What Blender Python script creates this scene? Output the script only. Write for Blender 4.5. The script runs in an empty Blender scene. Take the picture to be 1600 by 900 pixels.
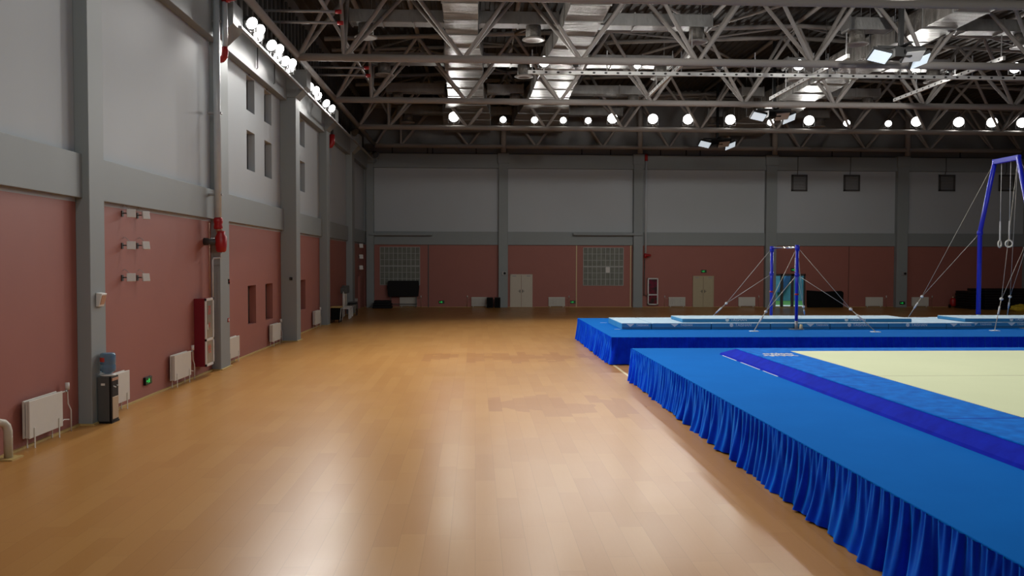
import bpy, bmesh, math, random
from mathutils import Vector, Matrix
random.seed(7)
R = math.radians
scene = bpy.context.scene
COL = scene.collection
F = 1280.0
CAM = Vector((0.0, 0.0, 3.0))

# ------------------------------------------------------------------ camera
yc = Vector((-57.0, 42.0, F)).normalized()
zc = Vector((0.0025, 1.0, -(42.0 - 0.0025 * 57.0) / F)).normalized()
xc = yc.cross(zc)
xc = Vector((yc.y * zc.z - yc.z * zc.y, yc.z * zc.x - yc.x * zc.z, yc.x * zc.y - yc.y * zc.x))
if xc.x < 0:
    xc = -xc
xc.normalize()
right = Vector((xc[0], yc[0], zc[0])); up = Vector((xc[1], yc[1], zc[1])); fwd = Vector((xc[2], yc[2], zc[2]))

def P(px, py, X=None, Y=None, Z=None):
    """point of the hall that the survey pixel shows, on one known plane"""
    d = right * (px - 800.0) + up * (450.0 - py) + fwd * F
    if X is not None: t = (X - CAM.x) / d.x
    elif Y is not None: t = (Y - CAM.y) / d.y
    else: t = (Z - CAM.z) / d.z
    return CAM + d * t

cd = bpy.data.cameras.new('camera')
cam = bpy.data.objects.new('camera', cd); COL.objects.link(cam)
cd.sensor_width = 36.0; cd.lens = F / 1600.0 * 36.0
cd.clip_start = 0.1; cd.clip_end = 300
M = Matrix.Identity(4)
for i in range(3):
    M[i][0] = right[i]; M[i][1] = up[i]; M[i][2] = -fwd[i]; M[i][3] = CAM[i]
cam.matrix_world = M
scene.camera = cam

# ------------------------------------------------------------------ materials
def lin(c):
    return tuple(((v / 255.0) / 12.92 if v / 255.0 <= 0.04045 else ((v / 255.0 + 0.055) / 1.055) ** 2.4) for v in c)

MATS = {}
class NT:
    def __init__(self, name):
        self.m = bpy.data.materials.new(name); self.m.use_nodes = True
        self.t = self.m.node_tree; self.b = self.t.nodes['Principled BSDF']
        MATS[name] = self.m
    def n(self, kind, **kw):
        nd = self.t.nodes.new(kind)
        for k, v in kw.items(): setattr(nd, k, v)
        return nd
    def l(self, a, b): self.t.links.new(a, b)
    def math(self, op, a, b=None, clamp=False):
        nd = self.n('ShaderNodeMath', operation=op); nd.use_clamp = clamp
        for i, v in enumerate((a, b)):
            if v is None: continue
            if isinstance(v, (int, float)): nd.inputs[i].default_value = v
            else: self.l(v, nd.inputs[i])
        return nd.outputs[0]
    def mix(self, fac, a, b):
        nd = self.n('ShaderNodeMix', data_type='RGBA')
        for sock, v in ((nd.inputs[0], fac), (nd.inputs[6], a), (nd.inputs[7], b)):
            if isinstance(v, (int, float)): sock.default_value = v
            elif isinstance(v, tuple): sock.default_value = (*v[:3], 1)
            else: self.l(v, sock)
        return nd.outputs[2]
    def coord(self, scale=(1, 1, 1), kind='Object'):
        tc = self.n('ShaderNodeTexCoord'); mp = self.n('ShaderNodeMapping')
        mp.inputs['Scale'].default_value = scale
        self.l(tc.outputs[kind], mp.inputs['Vector']); return mp.outputs[0]
    def noise(self, vec, scale, detail=3.0, rough=0.5):
        nd = self.n('ShaderNodeTexNoise'); nd.inputs['Scale'].default_value = scale
        nd.inputs['Detail'].default_value = detail; nd.inputs['Roughness'].default_value = rough
        self.l(vec, nd.inputs['Vector']); return nd.outputs['Fac']
    def ramp(self, fac, a, b):
        nd = self.n('ShaderNodeMapRange'); nd.inputs[1].default_value = a; nd.inputs[2].default_value = b
        self.l(fac, nd.inputs[0]); return nd.outputs[0]
    def bump(self, h, strength=0.2, dist=0.02):
        nd = self.n('ShaderNodeBump'); nd.inputs['Strength'].default_value = strength; nd.inputs['Distance'].default_value = dist
        self.l(h, nd.inputs['Height']); self.l(nd.outputs[0], self.b.inputs['Normal'])

def simple(name, col, rough=0.6, metal=0.0, var=0.06, vs=6.0, spec=0.4, sheen=0.0, bump=0.0):
    """paint / plastic / metal with a little procedural mottling"""
    t = NT(name); c = t.coord()
    f = t.noise(c, vs, 3)
    a = tuple(v * (1 - var) for v in col); b = tuple(min(1, v * (1 + var)) for v in col)
    t.l(t.mix(f, a, b), t.b.inputs['Base Color'])
    t.b.inputs['Roughness'].default_value = rough; t.b.inputs['Metallic'].default_value = metal
    t.b.inputs['Specular IOR Level'].default_value = spec
    t.b.inputs['Sheen Weight'].default_value = sheen
    if bump: t.bump(t.noise(c, vs * 12, 2), bump)
    return t.m

def emit(name, col, s):
    t = NT(name)
    t.b.inputs['Base Color'].default_value = (*col, 1)
    t.b.inputs['Emission Color'].default_value = (*col, 1); t.b.inputs['Emission Strength'].default_value = s
    return t.m

simple('pink_paint', (0.320, 0.122, 0.098), 0.55, var=0.05, vs=1.2, spec=0.3)
simple('white_paint', (0.405, 0.440, 0.462), 0.6, var=0.025, vs=0.8, spec=0.3)
simple('grey_paint', (0.245, 0.274, 0.278), 0.55, var=0.03, vs=0.9, spec=0.3)
simple('dark_cladding', (0.16, 0.16, 0.155), 0.6, var=0.08)
simple('black_line', (0.015, 0.015, 0.015), 0.6)
simple('roof_sheet', (0.055, 0.052, 0.047), 0.75, var=0.12, vs=1.5, spec=0.15)
simple('truss_paint', (0.27, 0.25, 0.23), 0.6, var=0.05, spec=0.2)
simple('galvanised', (0.46, 0.51, 0.54), 0.3, 0.0, var=0.10, vs=8, spec=0.6)
simple('radiator_white', (0.60, 0.585, 0.53), 0.4, var=0.03)
simple('white_plastic', (0.66, 0.65, 0.62), 0.4, var=0.03)
simple('cream_pipe', (0.55, 0.52, 0.43), 0.4)
simple('yellow_trim', (0.50, 0.36, 0.13), 0.5, var=0.1)
simple('red_paint', (0.33, 0.012, 0.014), 0.4)
simple('cabinet_red', (0.17, 0.006, 0.016), 0.45)
simple('white_metal', (0.62, 0.62, 0.60), 0.35)
simple('black_plastic', (0.008, 0.008, 0.008), 0.5, spec=0.2)
simple('black_fabric', (0.008, 0.008, 0.008), 0.9, var=0.3, spec=0.1)
simple('dark_vinyl', (0.009, 0.009, 0.010), 0.6, var=0.25, spec=0.15)
simple('charcoal', (0.05, 0.05, 0.05), 0.5)
simple('grey_metal', (0.30, 0.30, 0.30), 0.45, 0.3)
simple('copper_metal', (0.42, 0.25, 0.17), 0.4, 0.3)
simple('door_beige', (0.50, 0.455, 0.37), 0.5, var=0.03)
simple('door_tan', (0.40, 0.345, 0.225), 0.5, var=0.05)
simple('dark_frame', (0.07, 0.068, 0.066), 0.4)
simple('door_dark', (0.035, 0.012, 0.012), 0.4)
simple('blue_paint', (0.012, 0.020, 0.46), 0.3, var=0.04)
simple('chrome', (0.85, 0.85, 0.84), 0.15, 1.0, var=0.02)
simple('cable_steel', (0.46, 0.43, 0.36), 0.4, 0.2)
simple('ring_wood', (0.68, 0.65, 0.56), 0.45)
simple('strap_white', (0.70, 0.70, 0.66), 0.7)
simple('yellow_cloth', (0.55, 0.40, 0.03), 0.7, var=0.15)
simple('cream_tape', (0.62, 0.52, 0.30), 0.6)
simple('white_tape', (0.50, 0.55, 0.60), 0.5)
simple('print_white', (0.62, 0.72, 0.78), 0.6)
simple('print_red', (0.50, 0.05, 0.03), 0.6)
simple('lawn', (0.05, 0.16, 0.03), 0.9, var=0.3)
simple('paving', (0.55, 0.60, 0.58), 0.8)
simple('teal_wall', (0.07, 0.24, 0.34), 0.6, var=0.5, vs=1.3)
simple('navy_panel', (0.02, 0.08, 0.20), 0.6)
simple('fridge_grey', (0.075, 0.08, 0.08), 0.45)
simple('panel_tan', (0.42, 0.31, 0.20), 0.45)
simple('curtain_grey', (0.17, 0.18, 0.155), 0.8, var=0.45, vs=3.0)
simple('lattice_paint', (0.40, 0.42, 0.40), 0.5)
simple('tray_metal', (0.62, 0.62, 0.62), 0.35, 0.6)
emit('lamp_white', (1.0, 0.99, 0.96), 14.0)
emit('lamp_panel', (0.80, 0.92, 1.0), 0.75)
emit('exit_green', (0.02, 0.62, 0.10), 0.9)

t = NT('glass_dark'); t.b.inputs['Base Color'].default_value = (0.035, 0.037, 0.037, 1); t.b.inputs['Roughness'].default_value = 0.08
n_ = t.noise(t.coord(), 2.0); t.l(t.mix(n_, (0.03, 0.032, 0.032), (0.06, 0.06, 0.06)), t.b.inputs['Base Color'])
t = NT('glass_clear'); t.b.inputs['Transmission Weight'].default_value = 1.0; t.b.inputs['Roughness'].default_value = 0.0
t.b.inputs['IOR'].default_value = 1.05; t.b.inputs['Base Color'].default_value = (0.85, 0.93, 0.95, 1)
t = NT('cabinet_glass'); n_ = t.noise(t.coord(), 3.0)
t.l(t.mix(n_, (0.22, 0.20, 0.17), (0.30, 0.28, 0.24)), t.b.inputs['Base Color']); t.b.inputs['Roughness'].default_value = 0.12
t = NT('cabinet_glass_red'); n_ = t.noise(t.coord(), 4.0)
t.l(t.mix(t.ramp(n_, 0.4, 0.6), (0.03, 0.015, 0.012), (0.16, 0.008, 0.02)), t.b.inputs['Base Color']); t.b.inputs['Roughness'].default_value = 0.15
t = NT('bottle_blue'); t.b.inputs['Base Color'].default_value = (0.18, 0.34, 0.52, 1); t.b.inputs['Roughness'].default_value = 0.12
t.b.inputs['Transmission Weight'].default_value = 0.55; t.b.inputs['IOR'].default_value = 1.33

# foil duct
t = NT('duct_foil'); c = t.coord((1, 1, 1))
rib = t.noise(t.coord((0.5, 3.2, 0.5)), 1.6, 4, 0.6); crk = t.noise(t.coord((1.2, 5, 3)), 5.0, 4, 0.6)
t.l(t.mix(t.ramp(rib, 0.35, 0.65), (0.13, 0.12, 0.105), (0.32, 0.30, 0.27)), t.b.inputs['Base Color'])
t.b.inputs['Metallic'].default_value = 0.4; t.b.inputs['Roughness'].default_value = 0.47
t.bump(t.math('ADD', rib, t.math('MULTIPLY', crk, 0.45)), 0.55, 0.16)
t = NT('duct_sheet'); c = t.coord((2.5, 1, 1)); f_ = t.noise(c, 2.0, 3)
t.l(t.mix(f_, (0.20, 0.20, 0.195), (0.32, 0.315, 0.30)), t.b.inputs['Base Color']); t.b.inputs['Metallic'].default_value = 0.35
t.b.inputs['Roughness'].default_value = 0.42; t.bump(t.noise(c, 5.0, 3), 0.35, 0.04)

# perforated rail: dark holes at a pitch along the local X axis
t = NT('rail_perforated'); tc = t.n('ShaderNodeTexCoord'); sx = t.n('ShaderNodeSeparateXYZ'); t.l(tc.outputs['Object'], sx.inputs[0])
fx = t.math('SUBTRACT', t.math('FRACT', t.math('MULTIPLY', sx.outputs[0], 1 / 0.48)), 0.5)
dx = t.math('MULTIPLY', fx, 0.48); dz = t.math('MULTIPLY', sx.outputs[2], 1.6)
d2 = t.math('ADD', t.math('MULTIPLY', dx, dx), t.math('MULTIPLY', dz, dz))
hole = t.math('LESS_THAN', d2, 0.06 ** 2)
t.l(t.mix(hole, (0.62, 0.62, 0.60), (0.02, 0.02, 0.02)), t.b.inputs['Base Color'])
t.b.inputs['Metallic'].default_value = 0.3; t.b.inputs['Roughness'].default_value = 0.4

# wooden sports floor : planks along Y, random stagger, per-plank tone
t = NT('floor_planks'); tc = t.n('ShaderNodeTexCoord'); sx = t.n('ShaderNodeSeparateXYZ'); t.l(tc.outputs['Object'], sx.inputs[0])
PW, PL = 0.27, 1.5
row = t.math('FLOOR', t.math('DIVIDE', sx.outputs[0], PW))
wn = t.n('ShaderNodeTexWhiteNoise', noise_dimensions='1D'); t.l(row, wn.inputs['W'])
yo = t.math('ADD', t.math('DIVIDE', sx.outputs[1], PL), wn.outputs['Value'])
pl = t.math('FLOOR', yo)
cb = t.n('ShaderNodeCombineXYZ'); t.l(row, cb.inputs[0]); t.l(pl, cb.inputs[1])
w2 = t.n('ShaderNodeTexWhiteNoise', noise_dimensions='3D'); t.l(cb.outputs[0], w2.inputs['Vector'])
grain = t.noise(t.coord((16, 0.9, 1)), 2.2, 4, 0.6)
big = t.noise(t.coord((0.35, 0.18, 1)), 1.0, 2)
tone = t.math('ADD', t.math('MULTIPLY', w2.outputs['Value'], 0.55), t.math('ADD', t.math('MULTIPLY', grain, 0.30), t.math('MULTIPLY', big, 0.25)))
base = t.mix(t.ramp(tone, 0.15, 0.95), lin((170, 121, 66)), lin((181, 134, 77)))
# replaced, browner boards in two patches of the floor
def blob(cx, cy, rx, ry):
    a = t.math('DIVIDE', t.math('SUBTRACT', sx.outputs[0], cx), rx); b = t.math('DIVIDE', t.math('SUBTRACT', sx.outputs[1], cy), ry)
    return t.math('SUBTRACT', 1.0, t.math('ADD', t.math('MULTIPLY', a, a), t.math('MULTIPLY', b, b)), clamp=True)
w3 = t.n('ShaderNodeTexWhiteNoise', noise_dimensions='3D')
cb2 = t.n('ShaderNodeCombineXYZ'); t.l(row, cb2.inputs[0]); t.l(pl, cb2.inputs[1]); cb2.inputs[2].default_value = 5.0
t.l(cb2.outputs[0], w3.inputs['Vector'])
pm = t.math('MAXIMUM', blob(1.9, 16.9, 2.3, 1.5), t.math('MAXIMUM', blob(1.0, 25.5, 3.5, 1.6), 0.0))
sel = t.math('MULTIPLY', t.math('GREATER_THAN', t.math('ADD', pm, w3.outputs['Value']), 1.05), 0.45)
sel = t.math('MULTIPLY', sel, t.math('GREATER_THAN', pm, 0.0))
base = t.mix(sel, base, lin((146, 92, 48)))
fx = t.math('ABSOLUTE', t.math('SUBTRACT', t.math('FRACT', t.math('DIVIDE', sx.outputs[0], PW)), 0.5))
fy = t.math('ABSOLUTE', t.math('SUBTRACT', t.math('FRACT', yo), 0.5))
seam = t.math('MAXIMUM', t.math('GREATER_THAN', fx, 0.488), t.math('GREATER_THAN', fy, 0.4975))
base = t.mix(t.math('MULTIPLY', seam, 0.18), base, lin((90, 58, 34)))
t.l(base, t.b.inputs['Base Color'])
rn = t.noise(t.coord((0.6, 0.6, 1)), 1.5, 3)
t.l(t.math('ADD', t.math('MULTIPLY', rn, 0.08), 0.26), t.b.inputs['Roughness'])
t.b.inputs['Specular IOR Level'].default_value = 0.5; t.b.inputs['IOR'].default_value = 1.14

# velvet
def velvet(name, a, b, sheen_c, sheen, rough, vs):
    t = NT(name); f = t.noise(t.coord((1, 1, 1)), vs, 4, 0.6)
    t.l(t.mix(t.ramp(f, 0.3, 0.7), a, b), t.b.inputs['Base Color'])
    t.b.inputs['Roughness'].default_value = rough; t.b.inputs['Specular IOR Level'].default_value = 0.06
    t.b.inputs['Sheen Weight'].default_value = sheen; t.b.inputs['Sheen Tint'].default_value = (*sheen_c, 1)
    t.b.inputs['Sheen Roughness'].default_value = 0.35
    return t
t_ = velvet('skirt_velvet', (0.003, 0.017, 0.55), (0.004, 0.036, 0.76), (0.0, 0.42, 1.0), 1.0, 0.36, 3.0)
t_.b.inputs['Specular IOR Level'].default_value = 0.5; t_.b.inputs['IOR'].default_value = 1.12; t_.b.inputs['Specular Tint'].default_value = (0.05, 0.40, 1.0, 1); t_.b.inputs['Sheen Roughness'].default_value = 0.45
velvet('border_velvet', (0.001, 0.095, 0.46), (0.002, 0.180, 0.68), (0.0, 0.45, 1.0), 0.04, 1.0, 5.0)
velvet('border_side', (0.003, 0.008, 0.34), (0.004, 0.018, 0.48), (0.0, 0.2, 1.0), 0.2, 0.9, 4.0)
t = NT('deck_carpet'); c = t.coord(); f = t.noise(c, 180.0, 2); g = t.noise(c, 1.2, 3)
t.l(t.mix(t.math('ADD', t.math('MULTIPLY', f, 0.6), t.math('MULTIPLY', g, 0.4)), (0.002, 0.105, 0.42), (0.004, 0.165, 0.60)), t.b.inputs['Base Color'])
t.b.inputs['Roughness'].default_value = 1.0; t.b.inputs['Specular IOR Level'].default_value = 0.02
t = NT('cream_carpet'); c = t.coord(); f = t.noise(c, 60.0, 2); g = t.noise(c, 1.0, 4)
t.l(t.mix(t.math('ADD', t.math('MULTIPLY', f, 0.4), t.math('MULTIPLY', g, 0.6)), (0.59, 0.645, 0.39), (0.68, 0.73, 0.46)), t.b.inputs['Base Color'])
t.b.inputs['Roughness'].default_value = 0.9
t = NT('mat_top'); g = t.noise(t.coord((0.8, 3, 1)), 2.0, 3)
t.l(t.mix(g, (0.27, 0.46, 0.62), (0.40, 0.57, 0.70)), t.b.inputs['Base Color']); t.b.inputs['Roughness'].default_value = 0.7
simple('mat_side', (0.035, 0.24, 0.50), 0.45, var=0.15, vs=1.5)
simple('mat_stripe', (0.012, 0.07, 0.20), 0.5)

# ------------------------------------------------------------------ mesh helpers
class MB:
    def __init__(self): self.bm = bmesh.new()
    def box(self, a, b, mi=0):
        x0, y0, z0 = (min(a[i], b[i]) for i in range(3)); x1, y1, z1 = (max(a[i], b[i]) for i in range(3))
        v = [self.bm.verts.new(c) for c in ((x0, y0, z0), (x1, y0, z0), (x1, y1, z0), (x0, y1, z0), (x0, y0, z1), (x1, y0, z1), (x1, y1, z1), (x0, y1, z1))]
        for q in ((0, 3, 2, 1), (4, 5, 6, 7), (0, 1, 5, 4), (1, 2, 6, 5), (2, 3, 7, 6), (3, 0, 4, 7)):
            f = self.bm.faces.new([v[i] for i in q]); f.material_index = mi
        return self
    def cyl(self, p0, p1, r, r1=None, seg=12, caps=True):
        p0 = Vector(p0); p1 = Vector(p1); r1 = r if r1 is None else r1
        d = (p1 - p0).normalized(); a = Vector((0, 0, 1)) if abs(d.z) < 0.95 else Vector((1, 0, 0))
        u = d.cross(a).normalized(); w = d.cross(u)
        A, B = [], []
        for i in range(seg):
            q = 2 * math.pi * i / seg; o = u * math.cos(q) + w * math.sin(q)
            A.append(self.bm.verts.new(p0 + o * r)); B.append(self.bm.verts.new(p1 + o * r1))
        for i in range(seg):
            j = (i + 1) % seg; f = self.bm.faces.new((A[i], A[j], B[j], B[i])); f.smooth = True
        if caps: self.bm.faces.new(A[::-1]); self.bm.faces.new(B)
        return self
    def tube(self, pts, r, seg=8, closed=False):
        pts = [Vector(p) for p in pts]; n = len(pts); rings = []; pu = None
        for i, p in enumerate(pts):
            a = pts[(i - 1) % n] if (i > 0 or closed) else p; b = pts[(i + 1) % n] if (i < n - 1 or closed) else p
            d = (b - a).normalized()
            if pu is None:
                h = Vector((0, 0, 1)) if abs(d.z) < 0.95 else Vector((1, 0, 0)); u = d.cross(h).normalized()
            else: u = (pu - d * pu.dot(d)).normalized()
            pu = u; w = d.cross(u)
            rings.append([self.bm.verts.new(p + (u * math.cos(2 * math.pi * k / seg) + w * math.sin(2 * math.pi * k / seg)) * r) for k in range(seg)])
        for i in range(n if closed else n - 1):
            A, B = rings[i], rings[(i + 1) % n]
            for k in range(seg):
                j = (k + 1) % seg; f = self.bm.faces.new((A[k], A[j], B[j], B[k])); f.smooth = True
        if not closed: self.bm.faces.new(rings[0][::-1]); self.bm.faces.new(rings[-1])
        return self
    def lathe(self, prof, c=(0, 0, 0), seg=20):
        rings = [[self.bm.verts.new((c[0] + r * math.cos(2 * math.pi * k / seg), c[1] + r * math.sin(2 * math.pi * k / seg), c[2] + z)) for k in range(seg)] for r, z in prof]
        for A, B in zip(rings, rings[1:]):
            for k in range(seg):
                j = (k + 1) % seg; f = self.bm.faces.new((A[k], A[j], B[j], B[k])); f.smooth = True
        self.bm.faces.new(rings[0][::-1]); self.bm.faces.new(rings[-1])
        return self
    def prism(self, poly, axis, a, b, mi=0):
        def pt(p, t):
            return (t, p[0], p[1]) if axis == 'x' else (p[0], t, p[1]) if axis == 'y' else (p[0], p[1], t)
        A = [self.bm.verts.new(pt(p, a)) for p in poly]; B = [self.bm.verts.new(pt(p, b)) for p in poly]; n = len(poly)
        for i in range(n):
            j = (i + 1) % n; f = self.bm.faces.new((A[i], A[j], B[j], B[i])); f.material_index = mi
        self.bm.faces.new(A[::-1]).material_index = mi; self.bm.faces.new(B).material_index = mi
        return self
    def quad(self, pts, mi=0):
        f = self.bm.faces.new([self.bm.verts.new(p) for p in pts]); f.material_index = mi; return f
    def xf(self, m): self.bm.transform(m); return self
    def build(self, name, mats, parent=None, bevel=0.0, local=None):
        bmesh.ops.recalc_face_normals(self.bm, faces=self.bm.faces[:])
        me = bpy.data.meshes.new(name); self.bm.to_mesh(me); self.bm.free()
        for m in (mats if isinstance(mats, (list, tuple)) else [mats]): me.materials.append(MATS[m])
        o = bpy.data.objects.new(name, me); COL.objects.link(o)
        if parent is not None:
            o.parent = parent
            # geometry is given in world metres: bring it into the thing's own frame
            if local is None:
                off = parent_world(parent)
                me.transform(Matrix.Translation(-off))
        if bevel:
            b = o.modifiers.new('bevel', 'BEVEL'); b.width = bevel; b.segments = 2; b.limit_method = 'ANGLE'
        return o

def parent_world(o):
    v = Vector((0, 0, 0))
    while o is not None:
        v += o.location; o = o.parent
    return v

def tag(o, label, cat, group=None, kind=None):
    o['label'] = label; o['category'] = cat
    if group: o['group'] = group
    if kind: o['kind'] = kind
    return o

def thing(name, loc, label, cat, group=None):
    o = bpy.data.objects.new(name, None); COL.objects.link(o); o.location = loc; o.empty_display_size = 0.2
    return tag(o, label, cat, group)

def struct(o, label, cat): return tag(o, label, cat, kind='structure')

def copy_tree(o, parent=None):
    c = o.copy(); COL.objects.link(c); c.parent = parent
    for ch in list(o.children): copy_tree(ch, c)
    return c

ORD = ['first', 'second', 'third', 'fourth', 'fifth', 'sixth', 'seventh', 'eighth', 'ninth', 'tenth', 'eleventh', 'twelfth',
       'thirteenth', 'fourteenth', 'fifteenth', 'sixteenth', 'seventeenth', 'eighteenth']

def text_mesh(name, body, size, mat, parent, loc, rot, shear=0.0):
    cu = bpy.data.curves.new(name, 'FONT'); cu.body = body; cu.size = size; cu.align_x = 'CENTER'; cu.align_y = 'CENTER'; cu.extrude = 0.0015; cu.shear = shear
    tmp = bpy.data.objects.new(name + '_src', cu); COL.objects.link(tmp)
    dg = bpy.context.evaluated_depsgraph_get(); dg.update()
    me = bpy.data.meshes.new_from_object(tmp.evaluated_get(dg))
    bpy.data.objects.remove(tmp)
    me.materials.clear(); me.materials.append(MATS[mat])
    o = bpy.data.objects.new(name, me); COL.objects.link(o); o.parent = parent
    o.location = Vector(loc) - parent_world(parent); o.rotation_euler = rot
    return o

# ------------------------------------------------------------------ hall dimensions
XW, XE = -7.20, 36.7          # left and right walls
YB, YF = 53.35, -8.0           # back wall, wall behind
ZP, ZW, ZU, ZT = 4.05, 4.91, 9.0, 9.9   # pink top, grey band top, white top, upper beam top
RIDGE = 14.7
ZC = 10.35                    # truss bottom chord
def ztop(x): return 13.72 - 0.042 * abs(x - RIDGE)
TRUSS_Y = [0.4, 23.0, 30.15, 37.95, 45.5, 52.75]

# floor
o = MB().box((XW - 0.3, YF - 0.3, -0.2), (XE + 0.3, YB + 0.3, 0)).build('floor', 'floor_planks')
struct(o, 'glossy brown plank sports floor running the length of the hall', 'floor')
mb = MB(); mb.box((3.97, 14.0, 0), (4.04, 27.0, 0.003))
struct(mb.build('trim_1', 'cream_tape'), 'thin cream court line on the floor between the two blue podiums', 'floor line')

# ceiling: ribbed sheet, two slopes
mb = MB(); x = XW - 0.2; k = 0; prof = []
while x < XE + 0.2:
    for dx_, dz_ in ((0, 0), (0.16, 0), (0.20, 0.07), (0.36, 0.07)):
        xx = x + dx_; prof.append((xx, ztop(xx) + 0.42 + dz_))
    x += 0.40
va = [mb.bm.verts.new((p[0], YF - 0.3, p[1])) for p in prof]; vb = [mb.bm.verts.new((p[0], YB + 0.3, p[1])) for p in prof]
for i in range(len(prof) - 1): mb.bm.faces.new((va[i], va[i + 1], vb[i + 1], vb[i]))
struct(mb.build('ceiling', 'roof_sheet'), 'dark ribbed metal roof deck above the trusses', 'ceiling')

# wall with openings: wall plane across axis 'x' or 'y'
def wall(name, axis, pos, thick, u0, u1, bands, holes, label):
    """bands: (z0,z1,material index); holes: (u0,u1,z0,z1,depth)"""
    us = sorted({u0, u1} | {h[0] for h in holes} | {h[1] for h in holes})
    zs = sorted({b[0] for b in bands} | {b[1] for b in bands} | {h[2] for h in holes} | {h[3] for h in holes})
    mb = MB(); s = 1 if thick > 0 else -1
    def pt(u, z, d): return (pos + d, u, z) if axis == 'x' else (u, pos + d, z)
    for i in range(len(us) - 1):
        for j in range(len(zs) - 1):
            uc, zc_ = (us[i] + us[i + 1]) / 2, (zs[j] + zs[j + 1]) / 2
            if any(h[0] < uc < h[1] and h[2] < zc_ < h[3] for h in holes): continue
            mi = next(b[2] for b in bands if b[0] <= zc_ <= b[1])
            mb.quad([pt(us[i], zs[j], 0), pt(us[i + 1], zs[j], 0), pt(us[i + 1], zs[j + 1], 0), pt(us[i], zs[j + 1], 0)], mi)
    for h in holes:
        mi = next(b[2] for b in bands if b[0] <= (h[2] + h[3]) / 2 <= b[1]); d = h[4] * s
        for a, b in (((h[0], h[2]), (h[0], h[3])), ((h[1], h[2]), (h[1], h[3])), ((h[0], h[2]), (h[1], h[2])), ((h[0], h[3]), (h[1], h[3]))):
            mb.quad([pt(a[0], a[1], 0), pt(b[0], b[1], 0), pt(b[0], b[1], d), pt(a[0], a[1], d)], mi)
    zlo, zhi = min(b[0] for b in bands), max(b[1] for b in bands)
    mb.quad([pt(u0, zlo, thick), pt(u1, zlo, thick), pt(u1, zlo, 0), pt(u0, zlo, 0)])
    mb.quad([pt(u0, zhi, thick), pt(u1, zhi, thick), pt(u1, zhi, 0), pt(u0, zhi, 0)])
    solid = [h for h in holes if h[4] >= abs(thick) - 1e-6]
    us = sorted({u0, u1} | {h[0] for h in solid} | {h[1] for h in solid}); zs = sorted({zlo, zhi} | {h[2] for h in solid} | {h[3] for h in solid})
    for i in range(len(us) - 1):
        for j in range(len(zs) - 1):
            uc, zc_ = (us[i] + us[i + 1]) / 2, (zs[j] + zs[j + 1]) / 2
            if any(h[0] < uc < h[1] and h[2] < zc_ < h[3] for h in solid): continue
            mb.quad([pt(us[i], zs[j], thick), pt(us[i + 1], zs[j], thick), pt(us[i + 1], zs[j + 1], thick), pt(us[i], zs[j + 1], thick)])
    o = mb.build(name, ['pink_paint', 'white_paint', 'dark_cladding'])
    return struct(o, label, 'wall')

BANDS = [(0, ZP, 0), (ZP, ZT, 1), (ZT, 14.4, 2)]
HL = []  # (y0,y1,z0,z1,depth,label)
for y0, y1, tag_y in ((26.27, 27.22, 'nearer'), (28.45, 29.44, 'farther')):
    HL += [(y0, y1, 7.75, 8.85, 0.3, f'{tag_y} slit window in the top row between the second and third left pillars'),
           (y0, y1, 5.88, 7.12, 0.3, f'{tag_y} slit window in the middle row between the second and third left pillars'),
           (y0, y1, 0.95, 2.2, 0.3, f'{tag_y} low slit window in the pink wall above the radiators')]
HL += [(34.1, 35.08, 7.75, 8.85, 0.3, 'upper slit window just past the thick third left pillar'),
       (34.1, 35.08, 5.88, 7.12, 0.3, 'middle slit window just past the thick third left pillar'),
       (34.1, 35.08, 0.95, 2.2, 0.3, 'low slit window in the pink wall past the thick third left pillar'),
       (40.6, 41.5, 7.75, 8.85, 0.3, 'slit window high up past the fourth left pillar')]
DOORL = (50.25, 51.55, 0, 2.1, 0.3)
wall('wall_left', 'x', XW, -0.35, YF, YB, BANDS, [h[:5] for h in HL] + [DOORL], 'long left wall, pink below and white above')
for i, h in enumerate(HL):
    y0, y1, z0, z1 = h[:4]; xg = XW - 0.3
    mb = MB(); w = 0.05
    for a, b in (((y0, z0), (y0 + w, z1)), ((y1 - w, z0), (y1, z1)), ((y0, z0), (y1, z0 + w)), ((y0, z1 - w), (y1, z1)), (((y0 + y1) / 2 - w / 2, z0), ((y0 + y1) / 2 + w / 2, z1))):
        mb.box((xg, a[0], a[1]), (xg + 0.08, b[0], b[1]))
    fr = mb.build(f'window_{i + 1}', 'dark_frame'); struct(fr, h[5], 'window')
    MB().box((xg - 0.02, y0, z0), (xg + 0.03, y1, z1)).build('window_pane', 'glass_dark', fr)
mb = MB(); y0, y1, z0, z1, _ = DOORL
mb.box((XW - 0.22, y0 + 0.02, 0.0), (XW - 0.16, y1 - 0.02, z1 - 0.02))
d1 = struct(mb.build('door_1', 'door_dark'), 'dark doorway near the far end of the left wall', 'door')
MB().cyl((XW - 0.16, y0 + 0.12, 1.0), (XW - 0.10, y0 + 0.12, 1.0), 0.02).build('door_handle', 'chrome', d1)

# back wall with glass-door opening
gl0, gl1 = P(1209, 430, Y=YB), P(1259, 428, Y=YB)
GD = (gl0.x, gl1.x, 0.0, gl1.z, 0.35)
wall('wall_back', 'y', YB, 0.35, XW, XE, BANDS, [GD], 'far end wall, pink below and white above')
wall('wall_right', 'x', XE, 0.35, YF, YB, BANDS, [], 'right side wall of the hall')
wall('wall_front', 'y', YF, -0.35, XW, XE, BANDS, [], 'end wall behind the viewpoint')

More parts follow.
